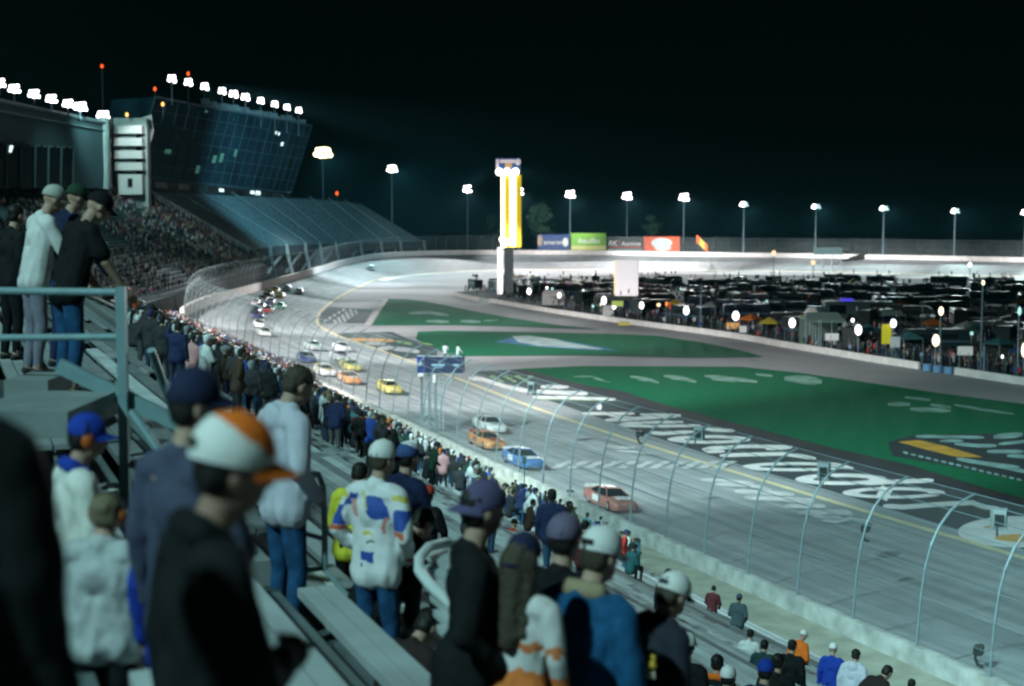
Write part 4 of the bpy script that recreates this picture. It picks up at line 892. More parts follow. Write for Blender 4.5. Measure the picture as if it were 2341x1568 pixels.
# ------------------------------------------------------------------ infield camp behind the pit wall
M_rv = mat('motorhome_paint', (.3, .3, .3), .5, objcol=True, var=.1, scale=1.5); M_rvw = mat('dark_glass', (.01, .015, .018), .2); M_rvs = mat('motorhome_stripe', (.06, .12, .16), .5)
def motorhome_meshes():
    L, W, H = 10.5, 2.5, 3.3; b = MB()
    pr = [(-L / 2, .5), (-L / 2, H - .15), (-L / 2 + .2, H), (L / 2 - .9, H), (L / 2 - .25, H - .5), (L / 2, 1.6), (L / 2, .5)]
    k = len(pr); b.add([(x, -W / 2, z) for x, z in pr] + [(x, W / 2, z) for x, z in pr], [tuple(range(k)), tuple(range(2 * k - 1, k - 1, -1))] + [((i + 1) % k, i, k + i, k + (i + 1) % k) for i in range(k)])
    body = b.mesh('body', M_rv)
    b = MB(); b.box((-.5, -W / 2 - .01, 2.2), (7.4, .03, .7)); winl = b.mesh('window', M_rvw); b = MB(); b.box((-.5, W / 2 + .01, 2.2), (7.4, .03, .7)); winr = b.mesh('window', M_rvw)
    b = MB(); b.add([(L / 2 + .01, -1.0, 1.65), (L / 2 + .01, 1.0, 1.65), (L / 2 - .22, 1.0, H - .55), (L / 2 - .22, -1.0, H - .55)], [(0, 1, 2, 3)]); win = b.mesh('windscreen', M_rvw)
    b = MB(); b.box((0, -W / 2 - .012, 1.35), (L - .4, .02, .3)); b.box((0, W / 2 + .012, 1.35), (L - .4, .02, .3)); st = b.mesh('stripe', M_rvs)
    b = MB(); Mx = Matrix.Rotation(PI / 2, 3, 'X')
    for x in (-3.2, -2.2, 3.4):
        for y in (-1.1, 1.1): b.lathe([(.3, -.16), (.48, -.14), (.48, .14), (.3, .16)], 12, (x, y, .48), M=Mx)
    wh = b.mesh('wheels', mat('tyre', (0, 0, 0)))
    b = MB(); b.box((-1, 0, H + .15), (1.4, .9, .3)); rf = b.mesh('roof_unit', mat('roof_unit', (.06, .07, .07), .7))
    return body, win, winl, winr, st, wh, rf
RV = motorhome_meshes()
def pickup_meshes():
    b = MB(); pr = [(-2.7, .45), (-2.7, 1.05), (-.6, 1.08), (-.3, 1.75), (.9, 1.78), (1.5, 1.1), (2.6, 1.0), (2.7, .45)]; W = 1.9; k = len(pr)
    b.add([(x, -W / 2, z) for x, z in pr] + [(x, W / 2, z) for x, z in pr], [tuple(range(k)), tuple(range(2 * k - 1, k - 1, -1))] + [((i + 1) % k, i, k + i, k + (i + 1) % k) for i in range(k)]); body = b.mesh('body', M_rv)
    b = MB()
    for sy in (-1, 1): b.add([(-.2, sy * (W / 2 + .01), 1.15), (1.3, sy * (W / 2 + .01), 1.15), (.85, sy * (W / 2 + .01), 1.66), (-.15, sy * (W / 2 + .01), 1.66)], [(0, 1, 2, 3)])
    b.add([(1.47, -.8, 1.13), (1.47, .8, 1.13), (.93, .8, 1.72), (.93, -.8, 1.72)], [(0, 1, 2, 3)]); win = b.mesh('window', M_rvw)
    b = MB(); Mx = Matrix.Rotation(PI / 2, 3, 'X')
    for x in (-1.7, 1.7):
        for y in (-.85, .85): b.lathe([(.2, -.12), (.38, -.1), (.38, .1), (.2, .12)], 12, (x, y, .38), M=Mx)
    return body, win, b.mesh('wheels', mat('tyre', (0, 0, 0)))
PU = pickup_meshes()
def canopy_meshes():
    b = MB(); b.add([(-1.6, -1.6, 2.2), (1.6, -1.6, 2.2), (1.6, 1.6, 2.2), (-1.6, 1.6, 2.2), (0, 0, 3.1), (-1.6, -1.6, 1.95), (1.6, -1.6, 1.95), (1.6, 1.6, 1.95), (-1.6, 1.6, 1.95)], [(0, 1, 4), (1, 2, 4), (2, 3, 4), (3, 0, 4), (5, 6, 1, 0), (6, 7, 2, 1), (7, 8, 3, 2), (8, 5, 0, 3)]); top = b.mesh('canopy_top', mat('canopy_cloth', (.3, .3, .3), .8, objcol=True))
    b = MB()
    for x in (-1.55, 1.55):
        for y in (-1.55, 1.55): b.tube([(x, y, 0), (x, y, 2.2)], .04, 5)
    return top, b.mesh('legs', M_steel)
CN = canopy_meshes()
rr = random.Random(11)
unlit_paints = [('dark teal', (.015, .032, .034)), ('black', (.006, .008, .008)), ('grey', (.035, .042, .042)), ('dark blue', (.01, .018, .04)), ('brown', (.03, .026, .02)), ('dim grey', (.06, .07, .07)), ('dark green', (.01, .025, .018))]  # paint tones darkened to put the unlit infield's gloom into the colour
M_camp = mat('camp_ground', (.025, .03, .026), .95, var=.4, scale=.15)
cp = [G(*p) for p in [(1036, 668), (1121, 684), (1236, 704), (1368, 724), (1499, 743), (1614, 758), (1777, 786), (2000, 823), (2103, 838), (2340, 870), (2700, 920)]]
far = [Vector((ctr[i][0], ctr[i][1], 0)) for i in range(NT - 1, 0, -1) if ctr[i][1] > 300 and (ctr[i][0] > -8 or ctr[i][1] > 452)]
far = [p + Vector((6, -14, 0)) for p in far if p.y > 380]
b = MB(); b.poly([p + Vector((0, 0, .05)) for p in cp] + [p + Vector((0, 0, .05)) for p in far]); tag(b.build('camp_ground', M_camp), kind='structure')
used = []
def wall_y(u):
    for a, c in zip(cp[:-1], cp[1:]): pass
    us = [1036, 1121, 1236, 1368, 1499, 1614, 1777, 2000, 2103, 2340, 2700]; vs = [668, 684, 704, 724, 743, 758, 786, 823, 838, 870, 920]
    return float(np.interp(u, us, vs))
def free(p, r):
    for q, s in used:
        if (p.x - q.x) ** 2 + (p.y - q.y) ** 2 < (r + s) ** 2 * .5: return False
    used.append((p, r)); return True
nrv = 0; seen = {}; RVP = []
where_names = [(1040, 1200, 'left end of the infield, by the pylon'), (1200, 1330, 'infield just right of the pylon'), (1330, 1480, 'infield near the lit white board'), (1480, 1640, 'infield right of the lit white board'), (1640, 1820, 'middle of the infield'), (1820, 2000, 'infield in front of the long dim trailer'), (2000, 2180, 'infield by the yellow banner'), (2180, 2420, 'right end of the infield')]
def where(u):
    for a, c, n in where_names:
        if a <= u < c: return n
    return 'infield'
for attempt in range(4000):
    u = rr.uniform(1060, 2420); vw = wall_y(u); f = rr.random() ** .75; v = vw - 14 - f * (vw - 14 - 652)
    if u < 1180 and v < 660: continue
    p = G(u, v)
    far_ = p.y > 300
    r = rr.random()
    if r < (.85 if far_ else .40):
        if nrv >= 110 or not free(p, 4.6): continue
        cn, c = rr.choice(unlit_paints if not far_ else unlit_paints[:5] + unlit_paints[6:]); j = rr.uniform(.8, 1.2); nrv += 1
        t = thing('motorhome', p, '', 'motorhome', 'motorhomes parked in the infield', rr.choice([.1, .4, -.35, 1.5, 1.9, .8, 1.2, -.7]) + rr.uniform(-.15, .15)); s = rr.uniform(.85, 1.15); t.scale = (s, 1, rr.uniform(.9, 1.12))
        RVP.append((p.copy(), t.rotation_euler[2], 3.3 * t.scale[2]))
        lab = f'{cn} motorhome parked in the {where(u)}'
        for me, nm in zip(RV, ('body', 'windscreen', 'window', 'window', 'stripe', 'wheels', 'roof_unit')):
            o = mo(me, nm, t)
            if nm == 'body': o.color = (*[x * j for x in c], 1)
        t['label'] = lab + (', far back' if p.y > 380 else (', by the wall' if v > vw - 40 else ''))
    elif r < .72:
        if not free(p, 2.6): continue
        cn, c = rr.choice(unlit_paints + [('dark red', (.12, .02, .02))]); t = thing('pickup_truck', p, f'{cn} pickup truck in the {where(u)}' + (', by the wall' if v > vw - 40 else ''), 'truck', 'pickup trucks parked in the infield', rr.uniform(-.4, 2))
        for me, nm in zip(PU, ('body', 'window', 'wheels')):
            o = mo(me, nm, t)
            if nm == 'body': o.color = (*c, 1)
    else:
        if not free(p, 2.2): continue
        cn, c = rr.choice([('pale', (.30, .34, .33)), ('dark blue', (.02, .05, .16)), ('teal', (.03, .12, .13)), ('dark green', (.02, .08, .05)), ('orange', (.4, .12, .02)), ('yellow', (.4, .33, .03))]); t = thing('canopy_tent', p, f'{cn} canopy tent in the {where(u)}' + (', by the wall' if v > vw - 40 else ''), 'tent', 'canopy tents in the infield', rr.uniform(0, 1.5))
        o = mo(CN[0], 'canopy_top', t); o.color = (*c, 1); mo(CN[1], 'legs', t)
    if len(used) > 190: break
# big lit white board
p = at(1431, 735, 330); root = thing('lit_board', (p.x, p.y, 0), 'tall bright white lit board on posts in the infield', 'board'); zb, zt = at(1431, 676, 330).z, at(1431, 595, 330).z; w = 52 * 330 / F
b = MB(); b.box((0, 0, (zb + zt) / 2), (w + .2, .7, zt - zb)); b.build('cabinet', M_mast, root)
b = MB()
for i in range(9):
    for j in range(14):
        b.box((-w / 2 + w * (i + .5) / 9, -.38, zb + (zt - zb) * (j + .5) / 14), (w / 9 * .93, .06, (zt - zb) / 14 * .93))
b.build('lamp_grid', mat('board_lamps', (.9, .86, .88), .5, emit=(1, .93, .96), estr=.82), root)
b = MB()
for x in (-w * .32, w * .32): b.tube([(x, 0, 0), (x, 0, zb)], .22, 6)
b.build('post', M_mast, root)
for x, m in ((-w / 2 - .1, mat('edge_bulb', (.9, .7, .3), .5, emit=(1, .75, .3), estr=1.5)),):
    b = MB()
    for j in range(12): b.ell((x, -.3, zb + .3 + j * (zt - zb - .6) / 11), (.2, .2, .25), 8, 5)
    b.build('edge_bulbs', m, root)
# work-light poles along the pit wall
wl = [(1209, 666, 10, 16, 0), (1278, 675, 9, 14, 0), (1380, 687, 12, 20, 0), (1402, 701, 12, 13, 0), (1466, 698, 11, 18, 0), (1568, 710, 14, 21, 0), (1681, 722, 17, 23, 0), (1810, 738, 16, 24, 0), (1961, 754, 17, 26, 0), (2041, 739, 15, 21, 1), (2138, 778, 18, 30, 2), (2150, 711, 12, 21, 2), (2329, 711, 9, 22, 3), (2340, 800, 15, 36, 2),
      (1768, 578, 11, 13, 4), (1858, 600, 12, 13, 4), (2216, 605, 9, 11, 0), (2246, 646, 7, 12, 2), (1373, 696, 5, 9, 4), (1505, 697, 10, 9, 4), (1796, 716, 8, 8, 0), (1948, 732, 8, 9, 0), (2125, 752, 9, 9, 3), (2060, 700, 6, 6, 3), (2220, 762, 8, 9, 3), (1920, 707, 6, 6, 3), (2004, 690, 7, 6, 3), (1262, 660, 7, 6, 3), (1332, 664, 5, 7, 3), (1355, 700, 5, 8, 3), (1250, 658, 5, 6, 0), (1556, 660, 5, 6, 3), (1600, 681, 5, 6, 3), (1626, 690, 6, 7, 3), (1722, 700, 6, 6, 3), (1752, 688, 5, 6, 3), (1880, 702, 6, 6, 3), (1895, 620, 5, 5, 3), (1523, 695, 6, 12, 5), (1988, 800, 5, 5, 3), (2290, 815, 6, 8, 0)]
mw = [mat('work_lamp_white', (.9, .9, .9), .4, emit=(1, .95, 1), estr=4), mat('work_lamp_blue', (.8, .85, .95), .4, emit=(.8, .9, 1), estr=4), mat('work_lamp_warm', (.9, .85, .7), .4, emit=(1, .82, .5), estr=3.2), mat('work_lamp_cyan', (.6, .9, .9), .4, emit=(.5, 1, .95), estr=.9), mat('work_lamp_amber', (.9, .7, .5), .4, emit=(1, .72, .42), estr=1.4), mat('work_lamp_orange', (.9, .4, .1), .4, emit=(1, .25, .05), estr=1)]
wn = ['white', 'bluish white', 'warm yellow', 'small cyan', 'amber', 'orange']
lmp_count = {}
for k, (u, v, w, h, m) in enumerate(wl):
    vb = wall_y(u) - 6 if h > 11 and v > 640 else min(wall_y(u) - 8, max(v + 26, 655))
    y = G(u, max(vb, v + 10)).y if v > 640 else 420
    tp = at(u, v, y); t = thing('work_lamp', (tp.x, tp.y, 0), '', 'lamp', 'work lamps over the infield camp'); sc = y / F
    b = MB(); b.tube([(0, 0, 0), (0, 0, tp.z)], .09, 6); b.tube([(-.4, 0, tp.z - .1), (.4, 0, tp.z - .1)], .05, 5); b.build('pole', M_mast, t)
    b = MB(); b.ell((0, -.15, tp.z), (w * sc * .45, w * sc * .3, h * sc * .45), 12, 8); b.build('bulb', mw[m], t)
    b = MB(); b.box((0, .12, tp.z + h * sc * .45), (w * sc * .6, .3, .12)); b.build('hood', M_mast, t)
    size = 'large ' if h > 19 else ('' if h > 9 else 'tiny ')
    t['label'] = f'{size}{wn[m]} pole lamp, {where(u)}' + (', over the far straight' if v < 620 else (', near the wall' if v > wall_y(u) - 50 else ', further back'))
# plain poles
for (u, v, lab) in ((1601, 648, 'bare tall pole standing in the infield right of the lit board'), (1875, 730, 'bare pole behind the pit wall left of a large white lamp'), (2248, 790, 'bare pole behind the pit wall near the right edge')):
    vb = wall_y(u) - 4; p = G(u, vb); h = at(u, v, p.y).z
    tag(MB().tube([(0, 0, 0), (0, 0, h)], [.16, .09], 8).lathe([(.2, 0), (.2, .3)], 8).build('pole', M_mast, loc=p), lab, 'pole')
# banners, signs, marquee and trailer
def sign(u0, u1, v0, v1, m, lab, name='sign_board', cat='sign', dy=0, legs=True):
    uc = (u0 + u1) / 2; vb = max(wall_y(uc) - 5 - dy, v1 + 2); p = G(uc, vb); y = p.y; q0, q1 = at(u0, v1, y), at(u1, v0, y); t = thing(name, p, lab, cat)
    w, h, zc = q1.x - q0.x, q1.z - q0.z, (q0.z + q1.z) / 2
    b = MB(); b.box((0, 0, zc), (w, .12, h)); b.build('panel', m, t)
    b = MB(); b.tube([(-w * .4, .1, 0), (-w * .4, .1, zc + h / 2)], .05, 5); b.tube([(w * .4, .1, 0), (w * .4, .1, zc + h / 2)], .05, 5); b.tube([(-w / 2, .1, zc + h / 2), (w / 2, .1, zc + h / 2)], .05, 5); b.build('frame', M_mast, t); return t
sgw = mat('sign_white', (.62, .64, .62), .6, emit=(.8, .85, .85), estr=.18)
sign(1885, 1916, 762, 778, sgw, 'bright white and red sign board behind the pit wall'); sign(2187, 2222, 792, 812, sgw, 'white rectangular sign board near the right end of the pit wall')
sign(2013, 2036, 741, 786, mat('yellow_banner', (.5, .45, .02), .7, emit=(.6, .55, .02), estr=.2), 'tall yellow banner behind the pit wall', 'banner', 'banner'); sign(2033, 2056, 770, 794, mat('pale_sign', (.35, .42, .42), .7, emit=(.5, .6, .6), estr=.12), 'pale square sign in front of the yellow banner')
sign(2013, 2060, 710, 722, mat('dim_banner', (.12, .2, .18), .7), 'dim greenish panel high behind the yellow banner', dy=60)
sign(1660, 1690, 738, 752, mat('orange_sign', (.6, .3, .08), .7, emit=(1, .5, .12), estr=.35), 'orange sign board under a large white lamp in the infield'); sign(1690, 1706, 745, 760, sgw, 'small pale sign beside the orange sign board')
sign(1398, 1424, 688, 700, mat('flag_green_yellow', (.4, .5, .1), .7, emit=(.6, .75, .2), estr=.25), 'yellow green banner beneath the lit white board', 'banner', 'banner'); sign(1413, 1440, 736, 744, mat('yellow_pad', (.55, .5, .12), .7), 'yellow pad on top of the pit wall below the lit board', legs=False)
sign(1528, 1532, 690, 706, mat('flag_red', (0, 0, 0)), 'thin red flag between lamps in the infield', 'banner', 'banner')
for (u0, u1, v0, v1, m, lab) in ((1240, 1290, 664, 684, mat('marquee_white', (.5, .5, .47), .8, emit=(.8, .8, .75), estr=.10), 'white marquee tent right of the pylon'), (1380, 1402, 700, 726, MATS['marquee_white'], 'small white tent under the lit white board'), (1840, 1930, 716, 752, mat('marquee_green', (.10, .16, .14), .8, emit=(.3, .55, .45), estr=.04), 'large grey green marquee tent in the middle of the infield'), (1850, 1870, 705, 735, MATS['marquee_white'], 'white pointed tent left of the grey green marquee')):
    uc = (u0 + u1) / 2; p = G(uc, max(wall_y(uc) - 8, v1)); y = p.y; w = (u1 - u0) * y / F; zt = at(uc, v0, y).z; ze = at(uc, v0 + (v1 - v0) * .45, y).z; t = thing('marquee', p, lab, 'tent')
    b = MB(); D = 5; b.add([(-w / 2, 0, ze), (w / 2, 0, ze), (w / 2, D, ze), (-w / 2, D, ze), (-w * .4, D / 2, zt), (w * .4, D / 2, zt)], [(0, 1, 5, 4), (1, 2, 5), (2, 3, 4, 5), (3, 0, 4)]); b.build('canopy', m, t)
    b = MB(); b.add([(-w / 2, D, 0), (w / 2, D, 0), (w / 2, D, ze), (-w / 2, D, ze)], [(0, 1, 2, 3)]); b.build('side_cloth', m, t); b = MB(); b.add([(-w / 2, 0, ze - .4), (w / 2, 0, ze - .4), (w / 2, 0, ze), (-w / 2, 0, ze)], [(0, 1, 2, 3)]); b.build('valance', m, t)
    b = MB()
    for x in np.linspace(-w / 2, w / 2, 4): b.tube([(x, 0, 0), (x, 0, ze)], .06, 5)
    b.build('legs', M_steel, t)
p = G(1960, 735); t = thing('race_trailer', p, 'long dim grey trailer with a blue roof light in the infield', 'trailer')
b = MB(); b.box((0, 0, 2.5), (14, 2.6, 3.4)); b.box((-8.6, 0, 1.9), (3, 2.4, 2.6)); b.build('body', mat('trailer_paint', (.10, .17, .17), .5, var=.2), t)
b = MB(); b.box((3.4, -1.32, 2.7), (2.4, .04, 1.8)); b.box((-4.4, -1.32, 2.5), (3.4, .04, 1.9)); b.build('window', M_rvw, t); b = MB(); b.box((-2.5, -.9, 4.4), (2.6, .5, .7)); b.build('light_box', mat('blue_box', (.1, .1, .7), .5, emit=(.1, .08, .9), estr=.7), t)
b = MB()
for x in (-6, -5, 4, 5): b.lathe([(.3, -1.3), (.5, -1.25), (.5, 1.25), (.3, 1.3)], 10, (x, 0, .5), M=Matrix.Rotation(PI / 2, 3, 'X'))
b.build('wheels', MATS['tyre'], t)
# ------------------------------------------------------------------ people
SK = [mat('skin_a', (.42, .27, .20), .6), mat('skin_b', (.30, .18, .13), .6)]
def cone_prim(b, a, c, ra, rb, n=10):
    a, c = Vector(a), Vector(c); d = (c - a); L = d.length
    if L < 1e-6: b.ell(a, (ra,) * 3); return
    t = d / L; rings = []
    for k in range(4): th = PI / 2 * (1 - k / 4); rings.append((a - t * ra * math.sin(th), ra * math.cos(th) if k else .001))
    rings.append((a, ra)); rings.append((c, rb))
    for k in range(1, 5): th = PI / 2 * k / 4; rings.append((c + t * rb * math.sin(th), max(rb * math.cos(th), .001)))
    b.tube([r[0] for r in rings], [r[1] for r in rings], n)
class Fig:
    """collects tagged rounded cones and ellipsoids that are fused into one continuous skin"""
    def __init__(s): s.p = []
    def c(s, a, b, ra, rb, t): s.p.append(('c', Vector(a), Vector(b), ra, rb, t)); return s
    def e(s, c, r, t, R=None): s.p.append(('e', Vector(c), Vector(r), R or Matrix.Identity(3), 0, t)); return s
    def mesh(s, name, mats, voxel, smooth=3, wr=0.0, wscale=6.0):
        b = MB()
        for p in s.p:
            if p[0] == 'c': cone_prim(b, p[1], p[2], p[3], p[4])
            else: b.ell(p[1], p[2], 14, 10, M=p[3])
        me = bpy.data.meshes.new('tmp'); me.from_pydata(b.v, [], b.f); o = bpy.data.objects.new('tmp', me); COL.objects.link(o)
        m = o.modifiers.new('r', 'REMESH'); m.mode = 'VOXEL'; m.voxel_size = voxel; m.use_smooth_shade = True
        if smooth: q = o.modifiers.new('s', 'SMOOTH'); q.iterations = smooth; q.factor = .5
        dg = bpy.context.evaluated_depsgraph_get(); dg.update(); out = bpy.data.meshes.new_from_object(o.evaluated_get(dg)); out.name = name
        bpy.data.objects.remove(o); bpy.data.meshes.remove(me)
        nv = len(out.vertices); co = np.empty(nv * 3); out.vertices.foreach_get('co', co); co = co.reshape(-1, 3)
        if wr > 0:
            no = np.empty(nv * 3); out.vertices.foreach_get('normal', no); no = no.reshape(-1, 3)
            off = np.array([mnoise.noise(Vector((x * wscale, y * wscale, z * wscale * .55))) + .5 * mnoise.noise(Vector((x * wscale * 2.3, y * wscale * 2.3, z * wscale * 1.2 + 7))) for x, y, z in co])
            co = co + no * (off * wr)[:, None]; out.vertices.foreach_set('co', co.ravel()); out.update()
        if len(mats) > 1:
            best = np.full(nv, 1e9); tg = np.zeros(nv, int)
            for p in s.p:
                if p[0] == 'c':
                    a, c = np.array(p[1]), np.array(p[2]); d = c - a; t = np.clip(((co - a) @ d) / max(d @ d, 1e-9), 0, 1); dist = np.linalg.norm(co - a - t[:, None] * d, axis=1) - (p[3] * (1 - t) + p[4] * t)
                else:
                    R = np.array(p[3]); q = (co - np.array(p[1])) @ R; rr_ = np.array(p[2]); dist = (np.linalg.norm(q / rr_, axis=1) - 1) * rr_.min()
                k = dist < best; best[k] = dist[k]; tg[k] = p[5]
            ft = [max(set(x := [tg[v] for v in f.vertices]), key=x.count) for f in out.polygons]
        out.materials.clear()
        for m in mats: out.materials.append(m)
        if len(mats) > 1: out.polygons.foreach_set('material_index', ft)
        out.polygons.foreach_set('use_smooth', [True] * len(out.polygons)); out.update()
        return out
ARM = {'down': ((.245, -.03, .24), (.265, .05, -.01), (.265, .08, -.09)), 'pocket': ((.295, -.07, .22), (.20, .12, .03), (.16, .17, -.01)), 'fold': ((.265, .07, .22), (.06, .25, .25), (-.04, .26, .26)),
       'rail': ((.26, .14, .26), (.25, .36, .08), (.25, .44, .04)), 'up': ((.33, .12, .52), (.27, .2, .78), (.26, .24, .86)), 'face': ((.25, .18, .26), (.12, .30, .46), (.09, .30, .54)), 'front': ((.27, .02, .2), (.12, .26, .10), (.05, .31, .10)), 'back': ((.29, -.12, .22), (.12, -.20, .02), (.04, -.21, .0)), 'lap': ((.26, .08, .2), (.17, .30, .06), (.12, .38, .06))}
def joints(lean=0.0, arms=('down', 'down'), hyaw=0.0, hpitch=0.0, sit=False, hroll=0.0, wide=1.0, stride=0.0):
    J = {}; hz = .50 if sit else .93; H = Vector((0, 0, hz)); Rl = Matrix.Rotation(-lean, 3, 'X')
    up = lambda p: H + Rl @ Vector(p)
    J['hip'] = H; J['belly'] = up((0, .01, .14)); J['chest'] = up((0, .005, .36)); J['neck'] = up((0, -.015, .54)); J['headb'] = up((0, .015, .61))
    Rh = Rl @ Matrix.Rotation(hyaw, 3, 'Z') @ Matrix.Rotation(-hpitch, 3, 'X') @ Matrix.Rotation(hroll, 3, 'Y'); J['Rh'] = Rh; J['Rl'] = Rl; J['head'] = J['headb'] + Rh @ Vector((0, .025, .115))
    for i, sx in enumerate((-1, 1)):
        J['sh', i] = up((.185 * sx * wide, -.01, .475)); e, w, h = ARM[arms[i]]
        J['el', i] = up((e[0] * sx * wide, e[1], e[2])); J['wr', i] = up((w[0] * sx, w[1], w[2])); J['ha', i] = up((h[0] * sx, h[1], h[2]))
        J['hj', i] = H + Vector((.09 * sx, 0, -.02))
        if sit: J['kn', i] = Vector((.13 * sx, .43, .52)); J['an', i] = Vector((.12 * sx, .40, .09))
        else: J['kn', i] = Vector((.105 * sx, .03 + stride * sx, .50)); J['an', i] = Vector((.115 * sx, -.02 + stride * 1.6 * sx, .09))
    return J
def head_prims(f, J, skin, hair=None, hairlen='short'):
    h, R = J['head'], J['Rh']; P = lambda x, y, z: h + R @ Vector((x, y, z))
    f.e(P(0, -.005, .025), (.076, .096, .092), skin, R); f.e(P(0, .035, -.05), (.058, .058, .066), skin, R); f.e(P(0, .05, -.088), (.03, .03, .022), skin, R)
    f.c(P(0, .092, .015), P(0, .112, -.022), .010, .015, skin); f.e(P(0, .088, -.06), (.024, .012, .010), skin, R)
    for sx in (-1, 1): f.e(P(.078 * sx, -.005, -.01), (.012, .022, .034), skin, R); f.e(P(.032 * sx, .082, .012), (.014, .010, .009), skin, R)
    f.c(J['neck'] + Vector((0, 0, -.04)), J['headb'] + (h - J['headb']) * .3, .062, .056, skin)
    if hair is not None:
        f.e(P(0, -.018, .045), (.086, .100, .088), hair, R); f.e(P(0, -.05, -.005), (.08, .062, .075), hair, R)
        if hairlen == 'long':
            f.c(P(0, -.07, 0), P(0, -.125, -.34), .08, .06, hair); f.c(P(.05, -.05, 0), P(.06, -.09, -.30), .06, .04, hair); f.c(P(-.05, -.05, 0), P(-.06, -.09, -.30), .06, .04, hair)
def hand_prims(f, J, i, skin, fine):
    w, h = J['wr', i], J['ha', i]; d = (h - w); d = d.normalized() if d.length > 1e-5 else Vector((0, 0, -1)); sx = -1 if i == 0 else 1
    side = d.cross(Vector((sx * 1.0, .2, 0))).normalized(); nrm = d.cross(side).normalized()
    c = w + d * .05; f.c(w, c + d * .02, .03, .034, skin)
    if not fine: f.c(c, c + d * .07, .034, .022, skin); return
    for k, L in enumerate((.066, .075, .070, .055)):
        b0 = c + d * .035 + side * (.030 - .020 * k); k1 = b0 + d * L * .55 + nrm * .006; k2 = k1 + d * L * .45 + nrm * .022; f.c(b0, k1, .0098, .009, skin); f.c(k1, k2, .009, .0075, skin)
    b0 = c + side * .032 - d * .005; f.c(b0, b0 + side * .028 + d * .03 + nrm * .01, .013, .011, skin); f.c(b0 + side * .028 + d * .03 + nrm * .01, b0 + side * .032 + d * .06 + nrm * .02, .011, .009, skin)
def torso_prims(f, J, t, k=1.0, low=True):
    Rl = J['Rl']
    f.e(J['chest'] + Rl @ Vector((0, 0, .02)), (.170 * k, .112 * k, .18), t, Rl)
    for sx in (-1, 1): f.c(J['chest'] + Rl @ Vector((.082 * sx * k, 0, .04)), J['belly'] + Rl @ Vector((.072 * sx * k, .005, -.02)), .098 * k, .096 * k, t); f.c(J['belly'] + Rl @ Vector((.072 * sx * k, .005, -.02)), J['hip'] + Vector((.075 * sx * k, 0, -.06 if low else .06)), .098 * k, .108 * k, t)
    f.e(J['belly'], (.15 * k, .108 * k, .2), t, Rl)
    f.c(J['belly'], J['hip'] + Vector((0, 0, -.05 if low else .05)), .108 * k, .122 * k, t)
    f.c(J['sh', 0] * .82 + J['neck'] * .18, J['sh', 1] * .82 + J['neck'] * .18, .075 * k, .075 * k, t); f.c(J['chest'] + Rl @ Vector((0, 0, .1)), J['neck'], .10 * k, .07 * k, t)
def arm_prims(f, J, i, t, k=1.0, tl=None):
    f.c(J['sh', i], J['el', i], .062 * k, .048 * k, t); f.c(J['el', i], J['wr', i], .046 * k, .034 * k, t if tl is None else tl)
def leg_prims(f, J, t, k=1.0, shoe=None):
    f.e(J['hip'], (.155 * k, .108 * k, .11), t)
    for i in (0, 1):
        f.c(J['hj', i], J['kn', i], .088 * k, .062 * k, t); f.c(J['kn', i], J['an', i], .06 * k, .045 * k, t)
        if shoe is not None: a = J['an', i]; f.c(a + Vector((0, -.03, -.045)), a + Vector((0, .14, -.055)), .042, .034, shoe)
def cap_mesh(bill_rot=0.0, flat=1.0):
    crown = MB(); rows = []
    for j in range(25):
        a = PI / 2 * j / 24; r = math.cos(a) ** .85; rows.append([Vector((.092 * r * math.cos(q), -.004 + .110 * r * math.sin(q), -.005 + .108 * flat * math.sin(a))) for q in np.linspace(0, 2 * PI, 57)])
    crown.grid(rows); crown.grid([[Vector((.090 * math.cos(q), -.004 + .108 * math.sin(q), z)) for q in np.linspace(0, 2 * PI, 57)] for z in (-.02, -.005)]); crown.ell((0, -.004, .104 * flat), (.010, .010, .006), 8, 5)
    bill = MB(); up, lo = [], []
    for r in np.linspace(0, 1, 6):
        ru, rl = [], []
        for q in np.linspace(-1, 1, 13):
            a = q * 1.15; x = .088 * math.sin(a); y0 = .108 * math.cos(a); ext = .070 * (1 - abs(q) ** 2.6); p = Vector((x * (1 + .04 * r), y0 - .004 + ext * r, .002 - .02 * r - .028 * q * q * (.4 + .6 * r)))
            ru.append(p); rl.append(p - Vector((0, 0, .005)))
        up.append(ru); lo.append(rl)
    bill.grid(up); bill.grid([r[::-1] for r in lo]); bill.grid([up[-1], lo[-1]])
    return crown, bill
CAPC, CAPB = cap_mesh()
